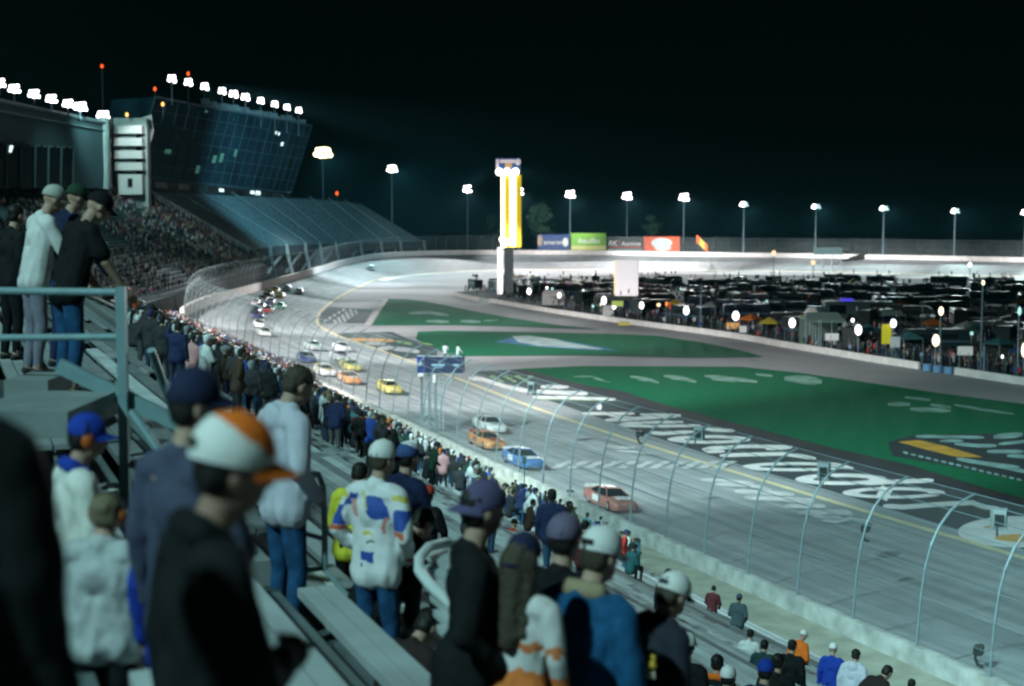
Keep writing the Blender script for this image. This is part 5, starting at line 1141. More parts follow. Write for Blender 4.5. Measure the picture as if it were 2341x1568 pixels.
def add_cap(root, J, mc, mb_, yaw=0.0, scale=1.0, logo=None, tilt=0.0, front=None, strap=False):
    R = (J['Rh'] @ Matrix.Rotation(yaw, 3, 'Z') @ Matrix.Rotation(tilt, 3, 'X')).to_4x4(); base = J['head'] + J['Rh'] @ Vector((0, -.004, .042))
    o = mo(CAPC.mesh('cap', [mc], smooth=True), 'cap', root); o.matrix_local = Matrix.Translation(base) @ R @ Matrix.Scale(scale, 4)
    if front:
        o.data.materials.append(front)
        for p in o.data.polygons:
            c = p.center
            if c.z + .5 * c.y > .052: p.material_index = 1
    q = mo(CAPB.mesh('bill', [mb_], smooth=True), 'bill', o)
    if logo:
        m, ang, el, w, h = logo; s = MB(); rows = []
        for j in np.linspace(-1, 1, 5): rows.append([Vector((.0955 * math.cos(el + j * h) ** .85 * math.cos(a), -.004 + .1135 * math.cos(el + j * h) ** .85 * math.sin(a), -.005 + .112 * math.sin(el + j * h))) for a in np.linspace(ang - w, ang + w, 7)])
        s.grid(rows); mo(s.mesh('emblem', [m], smooth=True), 'emblem', o)
    if strap:
        s = MB(); s.grid([[Vector((.0935 * math.cos(a), -.004 - .1115 * abs(math.sin(a)), z)) for a in np.linspace(-PI / 2 - .42, -PI / 2 + .42, 7)] for z in (.0, .028)]); mo(s.mesh('strap_opening', [M_black], smooth=True), 'strap_opening', o)
    return o
def hero(u, v, y, yaw, label, top, trousers, J=None, hair=None, cap=None, h=None, skin=0, jk=1.12, sleeves='long', hood=None, hairlen='short', collar=None, fine=False, wr=.012, group=None, muffs=None, low=True, bulk=1.0, coat=0.0):
    J = J or joints(); hp = at(u, v, y); topz = (J['head'] + J['Rh'] @ Vector((0, 0, .118 if not cap else .145))); yr = math.radians(yaw)
    fz_ = floor_z(hp.x, hp.y); s = h if h else max(.62, min(1.13, (hp.z - fz_) / topz.z))
    t2 = Matrix.Rotation(yr, 3, 'Z') @ Vector((topz.x, topz.y, 0)) * s
    root = thing('person', (hp.x - t2.x, hp.y - t2.y, hp.z - topz.z * s), label, 'person', group, yr); root.scale = (s * bulk, s * bulk, s)
    f = Fig(); head_prims(f, J, 0); torso_prims(f, J, 0, .95)
    for i in (0, 1): arm_prims(f, J, i, 0, .92); hand_prims(f, J, i, 0, fine)
    leg_prims(f, J, 0, .93, shoe=1)
    me = f.mesh('body', [SK[skin], mat('shoe_dark', (.03, .03, .03), .7)], .011 if fine else .017, 2); mo(me, 'body', root)
    g = Fig(); torso_prims(g, J, 0, jk, low)
    for i in (0, 1):
        if sleeves == 'long': arm_prims(g, J, i, 0, jk * 1.12); g.c(J['el', i] * .25 + J['wr', i] * .75, J['wr', i], .044 * jk, .044 * jk, 0)
        else: g.c(J['sh', i], J['sh', i] * .3 + J['el', i] * .7, .07 * jk, .068 * jk, 0)
    if hood: g.e(J['neck'] + J['Rl'] @ Vector((0, -.075, -.03)), (.105, .05, .10), 0, J['Rl']); g.c(J['neck'] + J['Rl'] @ Vector((-.09, .01, .02)), J['neck'] + J['Rl'] @ Vector((.09, .01, .02)), .055, .055, 0)
    if coat: g.c(J['hip'], J['hip'] + Vector((0, 0, -coat)), .19, .22, 0)
    mo(g.mesh('jacket' if sleeves == 'long' else 'shirt', [top], .014, 2, wr, 9), 'jacket' if sleeves == 'long' else 'shirt', root)
    g = Fig(); leg_prims(g, J, 0, 1.06); mo(g.mesh('trousers', [trousers], .017, 2, wr * .7, 8), 'trousers', root)
    if collar: g = Fig(); n = J['neck']; R = J['Rl']; g.c(n + R @ Vector((-.08, -.03, .03)), n + R @ Vector((.08, -.03, .03)), .048, .048, 0); g.c(n + R @ Vector((-.09, .04, 0)), n + R @ Vector((-.08, -.03, .03)), .035, .045, 0); g.c(n + R @ Vector((.09, .04, 0)), n + R @ Vector((.08, -.03, .03)), .035, .045, 0); mo(g.mesh('collar', [collar], .014, 2), 'collar', root)
    if hair is not None:
        g = Fig(); hh, R = J['head'], J['Rh']; P = lambda x, y, z: hh + R @ Vector((x, y, z)); g.e(P(0, -.018, .045), (.086, .100, .086), 0, R); g.e(P(0, -.045, -.01), (.081, .062, .07), 0, R)
        if hairlen == 'long': g.c(P(0, -.075, 0), P(.0, -.14, -.40), .085, .055, 0); g.c(P(.06, -.05, 0), P(.07, -.11, -.36), .055, .04, 0); g.c(P(-.06, -.05, 0), P(-.07, -.11, -.36), .055, .04, 0)
        mo(g.mesh('hair', [hair], .014, 1, .008, 40), 'hair', root)
    if cap: add_cap(root, J, *cap[0], **cap[1])
    if muffs:
        R, hh = J['Rh'], J['head']
        for sx in (-1, 1):
            b = MB(); b.ell(hh + R @ Vector((.088 * sx, .0, -.005)), (.024, .036, .044), 12, 8, M=R); b.build('ear_cup', muffs, root, smooth=True)
        b = MB(); b.tube([hh + R @ Vector((.098 * math.cos(a), -.012, .115 * math.sin(a) + .02)) for a in np.linspace(0, PI, 14)], .008, 6); b.build('headband', M_black, root)
    return root, J
C = lambda n, c, **k: mat(n, c, k.pop('rough', .85), var=k.pop('var', .12), scale=k.pop('scale', 9), bump=.25, spec=.15, **k)
black = C('cloth_black', (.010, .012, .013)); navy = C('cloth_navy', (.012, .02, .055)); denim = C('cloth_denim', (.018, .075, .17), var=.3, scale=14); white = C('cloth_white', (.66, .66, .64)); ltgrey = C('cloth_light_grey', (.42, .43, .45))
greyblue = C('cloth_grey_blue', (.065, .075, .12)); royal = C('cloth_royal', (.015, .05, .34)); khaki = C('cloth_khaki', (.30, .24, .15)); orange = C('cloth_orange', (.78, .16, .02)); red = C('cloth_red', (.5, .05, .03)); maroon = C('cloth_maroon', (.10, .025, .03)); capw = C('cap_white', (.76, .75, .71), var=.05); capn = C('cap_navy', (.02, .025, .06)); capp = C('cap_purple', (.10, .085, .17)); bdenim = C('jacket_denim', (.012, .082, .185), var=.25, scale=16)
lav = C('cloth_lavender_grey', (.55, .55, .62), var=.06); yel = C('cloth_yellow', (.62, .60, .05)); slate = C('cloth_slate', (.10, .14, .16)); dgreen = C('cap_green', (.02, .05, .03)); charcoal = C('cloth_charcoal', (.026, .028, .04))
def patch_mat():
    # white racing jacket: blue panels on the back and sleeves, red and yellow sponsor patches, small dark lettering
    m = bpy.data.materials.new('racing_jacket_cloth'); m.use_nodes = True; nt = m.node_tree; N = nt.nodes; L = nt.links; bs = N['Principled BSDF']; bs.inputs['Roughness'].default_value = .7
    tc = N.new('ShaderNodeTexCoord'); nz = N.new('ShaderNodeTexNoise'); nz.inputs['Scale'].default_value = 9; L.new(tc.outputs['Object'], nz.inputs['Vector'])
    av = N.new('ShaderNodeVectorMath'); av.operation = 'MULTIPLY_ADD'; L.new(nz.outputs['Color'], av.inputs[0]); av.inputs[1].default_value = (.07, .07, .07); L.new(tc.outputs['Object'], av.inputs[2])
    sp = N.new('ShaderNodeSeparateXYZ'); L.new(av.outputs[0], sp.inputs[0])
    def mth(op, a, b_=None):
        n = N.new('ShaderNodeMath'); n.operation = op
        for k, x in enumerate((a, b_)):
            if x is None: continue
            if isinstance(x, (int, float)): n.inputs[k].default_value = x
            else: L.new(x, n.inputs[k])
        return n.outputs[0]
    X, Z = sp.outputs[0], sp.outputs[2]; A = mth('ABSOLUTE', mth('SUBTRACT', X, .035))
    def box(cx, w, cz, h, skew=0.0, co=None):
        x = X if co is None else co
        if skew: x = mth('ADD', x, mth('MULTIPLY', mth('SUBTRACT', Z, cz), skew))
        return mth('MULTIPLY', mth('LESS_THAN', mth('ABSOLUTE', mth('SUBTRACT', x, cx)), w), mth('LESS_THAN', mth('ABSOLUTE', mth('SUBTRACT', Z, cz)), h))
    col = None
    def put(mask, c):
        nonlocal col
        mx = N.new('ShaderNodeMix'); mx.data_type = 'RGBA'; L.new(mask, mx.inputs[0])
        if col is None: mx.inputs[6].default_value = (.72, .72, .72, 1)
        else: L.new(col, mx.inputs[6])
        mx.inputs[7].default_value = (*c, 1); col = mx.outputs[2]
    BL = (.02, .07, .34)
    put(box(.10, .085, 1.37, .075, .5), BL); put(box(-.13, .035, 1.42, .05, -.6), BL); put(box(.03, .06, 1.03, .035), BL); put(box(.27, .05, 1.30, .07, 0, A), BL); put(box(.24, .05, 1.44, .02, 0, A), (.62, .52, .10))
    put(box(-.09, .02, 1.36, .06, .4), (.60, .30, .26)); put(box(.27, .06, 1.21, .018, 0, A), (.58, .12, .05)); put(box(.17, .014, 1.25, .06, -.3), (.60, .22, .18)); put(box(.03, .04, 1.20, .014, .8), (.58, .50, .10)); put(box(.05, .03, 1.14, .008), (.16, .15, .10)); put(box(.0, .012, 1.42, .06, .6), (.62, .54, .20)); put(box(.29, .05, .99, .02, 0, A), (.45, .10, .06))
    L.new(col, bs.inputs['Base Color']); return m
race_cloth = patch_mat()
hair_br = mat('hair_brown', (.055, .045, .03), .7, var=.4, scale=60); hair_bk = mat('hair_black', (.012, .011, .010), .6, var=.3, scale=60); hair_fair = mat('hair_fair', (.16, .13, .08), .7, var=.3, scale=60)
emb_w = mat('emblem_cloth', (.68, .70, .70), .8); muff_o = mat('ear_cup_orange', (.42, .10, .02), .5)
def jersey():
    m = bpy.data.materials.new('jersey_cloth'); m.use_nodes = True; nt = m.node_tree; N = nt.nodes; L = nt.links; bs = N['Principled BSDF']; bs.inputs['Roughness'].default_value = .8
    tc = N.new('ShaderNodeTexCoord'); sx = N.new('ShaderNodeSeparateXYZ'); L.new(tc.outputs['Object'], sx.inputs[0]); nz = N.new('ShaderNodeTexNoise'); nz.inputs['Scale'].default_value = 9; L.new(tc.outputs['Object'], nz.inputs['Vector'])
    ma = N.new('ShaderNodeMath'); ma.operation = 'MULTIPLY_ADD'; ma.inputs[1].default_value = .22; L.new(nz.outputs['Fac'], ma.inputs[0]); L.new(sx.outputs[2], ma.inputs[2])
    r = N.new('ShaderNodeValToRGB'); r.color_ramp.interpolation = 'CONSTANT'; e = r.color_ramp.elements; e[0].position = 0; e[0].color = (.75, .20, .04, 1); e[1].position = .60; e[1].color = (.60, .60, .58, 1)
    for p, c in ((.655, (.62, .18, .06)), (.675, (.62, .60, .58))): q = e.new(p); q.color = (*c, 1)
    mp = N.new('ShaderNodeMath'); mp.operation = 'DIVIDE'; mp.inputs[1].default_value = 2; L.new(ma.outputs[0], mp.inputs[0]); L.new(mp.outputs[0], r.inputs[0]); L.new(r.outputs[0], bs.inputs['Base Color']); return m
def CP(c, b=None, **k): return ((c, b or c), k)
# the three leaning spectators on the landing
hero(134, 424, 13.0, -52, 'person in a white long sleeved shirt and pale cap leaning behind the landing rail', white, C('trousers_grey', (.20, .20, .25)), joints(.22, ('rail', 'rail'), 0, .15), cap=CP(C('cap_stone', (.42, .44, .38)), tilt=.05), h=.98)
hero(184, 421, 13.5, -48, 'person in a dark blue top and green cap between the two other leaning spectators', navy, C('trousers_blue', (.02, .03, .08)), joints(.20, ('down', 'rail'), 0, .1), cap=CP(dgreen), h=.98)
hero(238, 442, 12.2, -50, 'person in a black short sleeved shirt and jeans resting one arm on the landing rail', black, denim, joints(.30, ('rail', 'rail'), -.1, .25), cap=CP(black), sleeves='short', fine=True, h=1.0, bulk=1.08)
# nearest spectators
hero(208, 944, 6.0, -58, 'child in a white jacket, blue cap and orange ear muffs below the landing', C('jacket_cream', (.68, .68, .62)), navy, joints(.06, ('front', 'front'), -.25, .1), cap=CP(royal), collar=royal, muffs=muff_o, hair=hair_bk)
hero(245, 1132, 5.4, -8, 'small child in a light grey jacket wearing orange and black ear muffs', C('jacket_pale_grey', (.44, .47, .47), var=.15), black, joints(.05, ('down', 'down'), -.1, .05), hair=hair_fair, muffs=muff_o, wr=.022, jk=1.22, bulk=1.15)
hero(458, 838, 4.75, -38, 'tall person in a slate blue sweatshirt and navy cap with a white emblem', greyblue, navy, joints(.05, ('down', 'fold'), -.5, .05), cap=CP(capn, logo=(emb_w, -PI / 2 - .25, .28, .30, .16), yaw=0.0), hair=hair_bk, bulk=.9, jk=1.05)
hero(452, 1040, 4.9, -25, 'person in a royal blue jacket mostly hidden behind the orange and white cap', royal, black, joints(.1), hair=hair_bk)
hero(562, 950, 3.45, -60, 'nearest person in a black jacket and white cap with an orange front and bill', black, black, joints(.10, ('down', 'fold'), -.1, .12), cap=CP(capw, orange, front=orange, strap=True, scale=1.1), hair=hair_bk, jk=1.1, bulk=.95, collar=black, skin=1)  # darker skin tone stands in for the shadow on the neck
hero(700, 843, 9.8, -52, 'teenager in a pale grey hooded sweatshirt and jeans with head bowed', lav, denim, joints(.03, ('pocket', 'pocket'), -.1, .45), hair=hair_br, hood=True, fine=False, jk=1.16)
hero(880, 1004, 9.3, -30, 'person in a white and blue racing jacket and white cap with hands at the pockets', race_cloth, denim, joints(.05, ('pocket', 'pocket'), -.25, .1), cap=CP(capw, navy), hair=hair_br, jk=1.16, wr=.016, h=.94, bulk=.97)
hero(934, 1008, 11.0, -40, 'person in a dark top and blue and white cap right behind the racing jacket', navy, black, joints(.05, ('front', 'front')), cap=CP(C('cap_blue', (.05, .09, .24)), front=capw), hair=hair_bk)
hero(1108, 1096, 6.4, -82, 'tall person in a long black coat wearing a purple cap backwards', black, black, joints(.02, ('down', 'pocket'), .3, .05), cap=CP(capp, yaw=PI, logo=(emb_w, -PI / 2 + 2.6, .35, .2, .14), tilt=-.1), hair=hair_bk, coat=.45)
hero(1198, 1216, 6.3, -30, 'person with long brown hair in a white and orange jersey and navy cap', jersey(), black, joints(.05, ('down', 'down')), cap=CP(capn, yaw=PI, tilt=-.15), hair=hair_br, hairlen='long', jk=1.0)
hero(1292, 1172, 7.5, -30, 'person in dark clothes with a faded purple cap beside the denim jacket', black, black, joints(.05, ('fold', 'fold')), cap=CP(C('cap_faded', (.16, .13, .20))), hair=hair_bk)
hero(1386, 1202, 6.8, -40, 'person in a blue denim jacket with tan collar and white cap', bdenim, black, joints(.18, ('front', 'front'), -.1, .12), cap=CP(capw, strap=True), hair=hair_br, collar=khaki, jk=1.25, wr=.016)
hero(1556, 1308, 7.2, -52, 'person in a charcoal hooded jacket and white cap holding yellow snacks', charcoal, black, joints(.36, ('front', 'front'), 0, .1), cap=CP(capw, black, strap=True), hair=hair_br, hood=True, jk=1.2)
hero(-215, 612, 2.7, 10, 'dark close figure in a black coat and grey cap cut by the left edge', black, black, joints(.05, ('down', 'down')), cap=CP(C('cap_greyblue', (.10, .13, .18))), hair=hair_bk, jk=1.25, hood=True)
hero(40, 470, 15.5, -40, 'dark figure in a black jacket behind the white shirted spectator', black, black, joints(.1), hair=hair_bk, h=.95)
# second rank
hero(828, 1060, 11.5, -20, 'seated person with dark hair in a bright yellow jacket', yel, black, joints(.25, ('lap', 'lap'), 0, .2), hair=hair_bk)
hero(940, 1122, 15.5, -10, 'person in a black jacket and red cap, left one of two red caps', black, black, joints(.1, ('lap', 'lap')), cap=CP(red), hair=hair_bk)
hero(980, 1108, 16.5, -25, 'person in a black jacket and red cap, right one of two red caps', black, black, joints(.1, ('lap', 'lap')), cap=CP(C('cap_red', (.55, .06, .03))), hair=hair_bk)
hero(985, 1172, 9.8, -45, 'person in a wide black coat bending above the white seat hoop', black, black, joints(.75, ('lap', 'lap'), 0, .1), hair=hair_bk, h=.9, jk=1.3)
hero(992, 1405, 8.6, -40, 'dark seated person beside the white seat hoop', C('cloth_dark_brown', (.03, .022, .02)), black, joints(.5, ('lap', 'lap'), 0, .3), hair=hair_bk, h=.8)
hero(1092, 1062, 40, -35, 'person in a white and blue jacket leaning by the lower rows', race_cloth, denim, joints(.35, ('face', 'front')), cap=CP(capw, yel), h=1.0)
hero(1222, 1205, 42, -30, 'person in an orange jacket sitting low on the bleachers', orange, black, joints(.2, ('lap', 'lap')), cap=CP(capw), h=1.0)
hero(1176, 1185, 40, -40, 'person in a red and black jacket with a white cap below the purple cap', red, black, joints(.1, ('lap', 'lap')), cap=CP(C('cap_black', (.015, .015, .015))), h=1.0)
hero(1262, 1146, 84, -20, 'person in a grey pink top standing on the walkway', C('cloth_mauve', (.33, .28, .33)), slate, joints(.05), hair=hair_bk, h=1.0)
hero(1303, 1110, 100, -10, 'person in dark olive clothes standing alone by the wall', C('cloth_olive', (.035, .045, .03)), C('trousers_olive', (.05, .05, .035)), joints(.03), hair=hair_bk, h=1.02)
hero(1340, 1190, 30, -40, 'person in maroon with dark hair just above the white capped denim jacket', maroon, black, joints(.1), hair=hair_bk, h=1.0)
hero(1528, 1300, 30, -10, 'person with dark hair half hidden behind the big white cap', charcoal, black, joints(.05), hair=hair_bk, h=1.0)
hero(1632, 1338, 50, -25, 'person in a maroon jacket stooping on the lower benches', maroon, slate, joints(.25, ('lap', 'lap')), hair=hair_bk, h=1.0)
hero(1690, 1356, 44, -30, 'person in a grey jacket and cap standing on the lower benches', slate, black, joints(.12, ('front', 'pocket')), cap=CP(C('cap_slate', (.12, .12, .18))), hair=hair_bk, h=1.03, jk=1.25)
hero(1572, 1445, 14, -30, 'person in black with a white cap low behind the charcoal jacket', black, black, joints(.1), cap=CP(capw, C('cap_blue', (0, 0, 0))), hair=hair_bk, h=.95)
hero(1780, 1494, 18, -30, 'person in black with dark hair on the lower right benches', black, navy, joints(.1), hair=hair_bk, h=.95)
hero(1840, 1440, 34, -50, 'person in an orange and white jacket and white cap near the wall', orange, black, joints(.35, ('front', 'front'), 0, .1), cap=CP(capw, orange), h=1.0, jk=1.25)
hero(1812, 1462, 26, -30, 'person in a black jacket in front of the orange one', black, black, joints(.15), hair=hair_bk, h=1.0)
hero(1716, 1438, 30, -25, 'person in white sitting at the end of the lower benches', white, slate, joints(.2, ('lap', 'lap')), hair=hair_bk, h=.9)
hero(1748, 1462, 26, -25, 'person in a dark teal jacket beside the one in white', C('cloth_teal_dark', (.02, .05, .055)), black, joints(.2, ('lap', 'lap')), hair=hair_bk, h=.9)
hero(1905, 1468, 30, -25, 'person in a blue jacket with a white and black cap near the lower right corner', royal, black, joints(.2), cap=CP(capw, black), h=1.0)
hero(1958, 1484, 27, -35, 'person in a pale grey hooded jacket near the lower right corner', lav, slate, joints(.25), hair=hair_bk, hood=True, h=1.0, jk=1.2)
hero(1665, 1520, 15, -20, 'person in a blue top and white cap at the bottom edge', royal, black, joints(.1), cap=CP(capw), hair=hair_bk, h=.95)
hero(1640, 1496, 17, -20, 'person in black with a red collar behind the blue top at the bottom edge', black, black, joints(.1), hair=hair_bk, collar=orange, h=.95)
hero(1752, 1505, 14.5, -30, 'person in navy with a blue cap in the group at the bottom edge', navy, black, joints(.12), cap=CP(royal), hair=hair_bk, h=.95)
hero(2035, 1524, 24, -60, 'person with dark hair bending forward at the bottom right', C('cloth_dark_brown', (0, 0, 0)), black, joints(.9, ('front', 'front'), 0, -.2), hair=hair_bk, h=1.0)
hero(2085, 1552, 30, -40, 'person with dark hair at the very bottom right', black, black, joints(.1), hair=hair_bk, h=1.0)
# flag stand crew
for (u, v, yw, col, lab) in ((1018, 784, -30, white, 'person in white with dark hair standing on the left of the flag stand'), (1048, 786, -60, white, 'person in a bright white shirt standing on the right of the flag stand')):
    hero(u, v, 128, yw, lab, col, black, joints(.08, ('rail', 'face') if u < 1030 else ('rail', 'rail')), hair=hair_bk, h=1.0, group='flag stand crew')
# food held by the person in charcoal
t = thing('snack_tray', at(1440, 1522, 6.6), 'yellow snack tray held in front of the charcoal jacket', 'tray')
b = MB(); b.box((0, 0, -.02), (.22, .16, .03)); b.build('tray', mat('tray_card', (.60, .52, .36), .8), t)
b = MB()
for k in range(14): b.ell((rr.uniform(-.1, .1), rr.uniform(-.06, .06), rr.uniform(0, .05)), (.03, .025, .022), 8, 6)
b.build('snacks', mat('snack_yellow', (.72, .45, .06), .7, var=.3, scale=30), t)

# ------------------------------------------------------------------ the trackside crowd
M_obj = mat('crowd_top', (.3, .3, .3), .85, objcol=True)
def ramp_mat(name, src, cols):
    m = bpy.data.materials.new(name); m.use_nodes = True; nt = m.node_tree; N = nt.nodes; L = nt.links; bs = N['Principled BSDF']; bs.inputs['Roughness'].default_value = .85
    oi = N.new('ShaderNodeObjectInfo'); r = N.new('ShaderNodeValToRGB'); r.color_ramp.interpolation = 'CONSTANT'; e = r.color_ramp.elements
    for k, c in enumerate(cols):
        q = e[k] if k < 2 else e.new(k / len(cols)); q.position = k / len(cols); q.color = (*c, 1)
    L.new(oi.outputs[src], r.inputs[0]); L.new(r.outputs[0], bs.inputs['Base Color']); return m
HEAD = [('dark hair', (.015, .012, .010)), ('a white cap', (.72, .72, .70)), ('a black cap', (.012, .012, .013)), ('a navy cap', (.02, .03, .09)), ('a red cap', (.5, .04, .02)), ('fair hair', (.20, .15, .08)), ('a grey cap', (.22, .25, .26)), ('an orange cap', (.65, .16, .02))]
TOPS = [('black', (.010, .012, .012)), ('charcoal', (.03, .032, .036)), ('navy', (.012, .022, .07)), ('dark green', (.012, .04, .025)), ('brown', (.05, .03, .02)), ('white', (.62, .63, .62)), ('light grey', (.36, .38, .40)), ('royal blue', (.02, .07, .34)), ('red', (.45, .03, .02)), ('teal', (.03, .12, .13)), ('maroon', (.10, .02, .03)), ('orange', (.62, .15, .02)), ('pale blue', (.22, .34, .45)), ('tan', (.30, .23, .14)), ('pink', (.55, .26, .26)), ('yellow', (.55, .50, .06))]
TW = [26, 18, 17, 8, 7, 4, 4.5, 3.5, 2, 5, 4, .8, 3.5, 2.2, 1, .15]
mats_c = [mat('crowd_skin', (.36, .23, .17), .7), M_obj, ramp_mat('crowd_trousers', 'Random', [(.02, .03, .06), (.015, .06, .14), (.012, .012, .014), (.10, .09, .08), (.03, .08, .15), (.05, .05, .055)]), ramp_mat('crowd_head', 'Alpha', [c for _, c in HEAD])]
def crowd_mesh(J, capped, voxel=.034):
    f = Fig(); head_prims(f, J, 0, 3); torso_prims(f, J, 1, 1.12)
    if capped: h, R = J['head'], J['Rh']; f.e(h + R @ Vector((0, -.004, .06)), (.096, .112, .085), 3, R); f.c(h + R @ Vector((-.03, .12, .055)), h + R @ Vector((.03, .12, .055)), .03, .03, 3); f.c(h + R @ Vector((0, .08, .06)), h + R @ Vector((0, .16, .045)), .035, .03, 3)
    for i in (0, 1): arm_prims(f, J, i, 1, 1.2); hand_prims(f, J, i, 0, False)
    leg_prims(f, J, 2, 1.08, shoe=2); return f.mesh('person', mats_c, voxel, 1)
POSE = [('arms down', joints(.04, ('down', 'down'))), ('hands in pockets', joints(.05, ('pocket', 'pocket'), .2)), ('arms folded', joints(.02, ('fold', 'fold'), -.2)), ('holding one arm up', joints(.03, ('up', 'down'))), ('leaning forward', joints(.3, ('front', 'front'), 0, .1)), ('shading the eyes', joints(.04, ('face', 'down'), -.3)), ('sitting', joints(.2, ('lap', 'lap'), 0, 0, True))]
PM = [[crowd_mesh(J, c) for c in (False, True)] for _, J in POSE]
PTS = [joint[1] for joint in POSE]
combo = set()
def project(p):
    q = np.array(p) - np.array([0, 0, CAMZ]); z = q @ FW
    return CX + F * q[0] / z, CY - F * (q @ UPV) / z
def crowd_person(p, yaw, place, pose=None, top=None, head=None, s=None):
    for _ in range(300):
        ti = rr.choices(range(len(TOPS)), TW)[0] if top is None else top; hi = rr.choices(range(len(HEAD)), [34, 12, 14, 10, 2.5, 8, 6, .8])[0] if head is None else head; pi = (rr.choices(range(7), [10, 5, 3, 1, 3, 1.5, 2])[0]) if pose is None else pose
        if (ti, hi, pi, place) not in combo: break
    else: return None
    combo.add((ti, hi, pi, place))
    capped = 'cap' in HEAD[hi][0]; o = mo(PM[pi][capped], 'person', loc=p, rz=yaw); s = s or rr.uniform(.95, 1.08)
    o.rotation_euler[0] = rr.uniform(-.09, .03); o.rotation_euler[1] = rr.uniform(-.06, .06); o.scale = (s * rr.uniform(.95, 1.12), s * rr.uniform(.95, 1.1), s); o.color = (*TOPS[ti][1], (hi + .5) / len(HEAD))
    tag(o, f'person in {TOPS[ti][0]} with {HEAD[hi][0]}, {POSE[pi][0]}, {place}', 'person', 'spectators in the trackside crowd'); return o
def stand_pos(s, i, off=.18): return SD(s, ROW0 + i * ROWD + off, Z0 + i * ROWZ + zoff(s))
N_IND = 0; spots = []
for i in range(-5, NR - 3):
    s = 14.0
    while s < 250:
        s += rr.uniform(.5, .85)
        if i < 0:
            p = SD(s, ROW0 - .2 + i * .8, 1.2 + zoff(s))
            if s < 150: continue
        else: p = stand_pos(s, i)
        spots.append((p, s, i))
cand = []
for p, s, i in spots:
    u, v = project(p + Vector((0, 0, 1.65)))
    if u < 283 or v > 1240 or v < 600: continue
    dens_ = np.interp(s, [14, 40, 62, 85, 110, 250], [.08, .22, .62, .95, .97, .97])
    # sparser on the low rows right of the flag stand, and keep the open benches of the photograph open
    if u > 915: dens_ *= .2
    if s < 40 and u > 700: dens_ *= .3
    if s < 34 and (u < 520 or 545 < u < 800): continue
    if s < 22: continue
    if rr.random() > dens_: continue
    dist = (p - Vector((0, 0, CAMZ))).length; cand.append((dist, p, s, i, u, v))
cand.sort(key=lambda c: c[0])
# which of them can be seen at all: walk outwards, keep a coarse map of the heads already standing in front
zbuf = {}; vis = []; hid = []
for c in cand:
    dist, p, s, i, u, v = c; w = max(1, int(.45 * F / dist / 6)); k0 = int(u / 6)
    edge = min(zbuf.get(k, 1e9) for k in range(k0 - w // 2, k0 + w // 2 + 1))
    (vis if v < edge - 2 else hid).append(c)
    for k in range(k0 - w // 2, k0 + w // 2 + 1): zbuf[k] = min(zbuf.get(k, 1e9), v + 4)
LIM = 235
ind = vis[:LIM]; rest = vis[LIM:] + hid
def place_of(s, u):
    if s < 45: return 'ahead of the racing jacket' if u > 780 else 'past the landing'
    if u > 880: return 'near the traffic cones'
    if u > 640: return 'left of the flag stand'
    if u > 480: return 'above the navy cap'
    return 'at the crowd tip'
for dist, p, s, i, u, v in ind:
    pose = None if rr.random() > (.15 if u < 915 else .75) else 6
    crowd_person(p, math.radians(rr.uniform(-95, 5)), place_of(s, u), pose)
# everybody else in that crowd is one mass
def mass(name, pts, scale, lod, label, cols, wts, kind='stuff'):
    me = lod; n = len(me.vertices); co = np.empty(n * 3); me.vertices.foreach_get('co', co); co = co.reshape(-1, 3)
    polys = [tuple(p.vertices) for p in me.polygons]; mi = np.array([p.material_index for p in me.polygons])
    V = []; Fc = []; CO = []
    for k, (p, yaw) in enumerate(pts):
        s = scale * rr.uniform(.92, 1.08); c, sn = math.cos(yaw) * s, math.sin(yaw) * s
        q = np.c_[co[:, 0] * c - co[:, 1] * sn + p[0], co[:, 0] * sn + co[:, 1] * c + p[1], co[:, 2] * s + p[2]]; V.append(q)
        Fc += [tuple(i + k * n for i in f) for f in polys]; top = rr.choices(cols, wts)[0][1]; hd = rr.choices(HEAD, [34, 12, 12, 9, 2.5, 9, 7, .8])[0][1]; lg = rr.choice([(.02, .03, .06), (.02, .06, .12), (.015, .015, .016)])
        tab = [(.34, .22, .16), top, lg, hd]; CO += [tab[m] for m in mi]
    m2 = bpy.data.meshes.new(name); m2.from_pydata(np.concatenate(V).tolist(), [], Fc); at_ = m2.attributes.new('cloth', 'FLOAT_COLOR', 'FACE'); at_.data.foreach_set('color', np.c_[np.array(CO), np.ones(len(CO))].ravel())
    m2.polygons.foreach_set('use_smooth', [True] * len(m2.polygons))
    m2.materials.append(MATS['mass_cloth']); o = bpy.data.objects.new(name, m2); COL.objects.link(o); return tag(o, label, None, None, kind)
mm = bpy.data.materials.new('mass_cloth'); mm.use_nodes = True; a_ = mm.node_tree.nodes.new('ShaderNodeAttribute'); a_.attribute_name = 'cloth'; mm.node_tree.links.new(a_.outputs['Color'], mm.node_tree.nodes['Principled BSDF'].inputs['Base Color']); mm.node_tree.nodes['Principled BSDF'].inputs['Roughness'].default_value = .85; MATS['mass_cloth'] = mm
low = crowd_mesh(joints(.06, ('pocket', 'front')), True, .075)
mass('crowd', [(p, math.radians(rr.uniform(-75, -5))) for _, p, *_ in rest], 1.0, low, 'dense crowd filling the near grandstand along the fence', TOPS, TW)
lowf = crowd_mesh(joints(.06, ('pocket', 'front')), True, .12)
pts = []
for r in range(1, 34):
    for i in range(39):
        a, c_ = F1[i], F1[i + 1]; n = max(1, int((a - c_).length * 1.05))
        for k in range(n):
            if rr.random() > .62: continue
            f = (k + rr.random()) / n; lo = lerp(a, c_, f); hi = lerp(T1[i], T1[i + 1], f); p = lerp(lo, hi, (r + .35) / 34); p.z = lerp(lo, hi, r / 34).z
            g = mnoise.noise(Vector((p.x * .06, p.y * .06, r * .15)))
            if g < -.32: continue
            pts.append((p, math.radians(rr.uniform(-80, -20))))
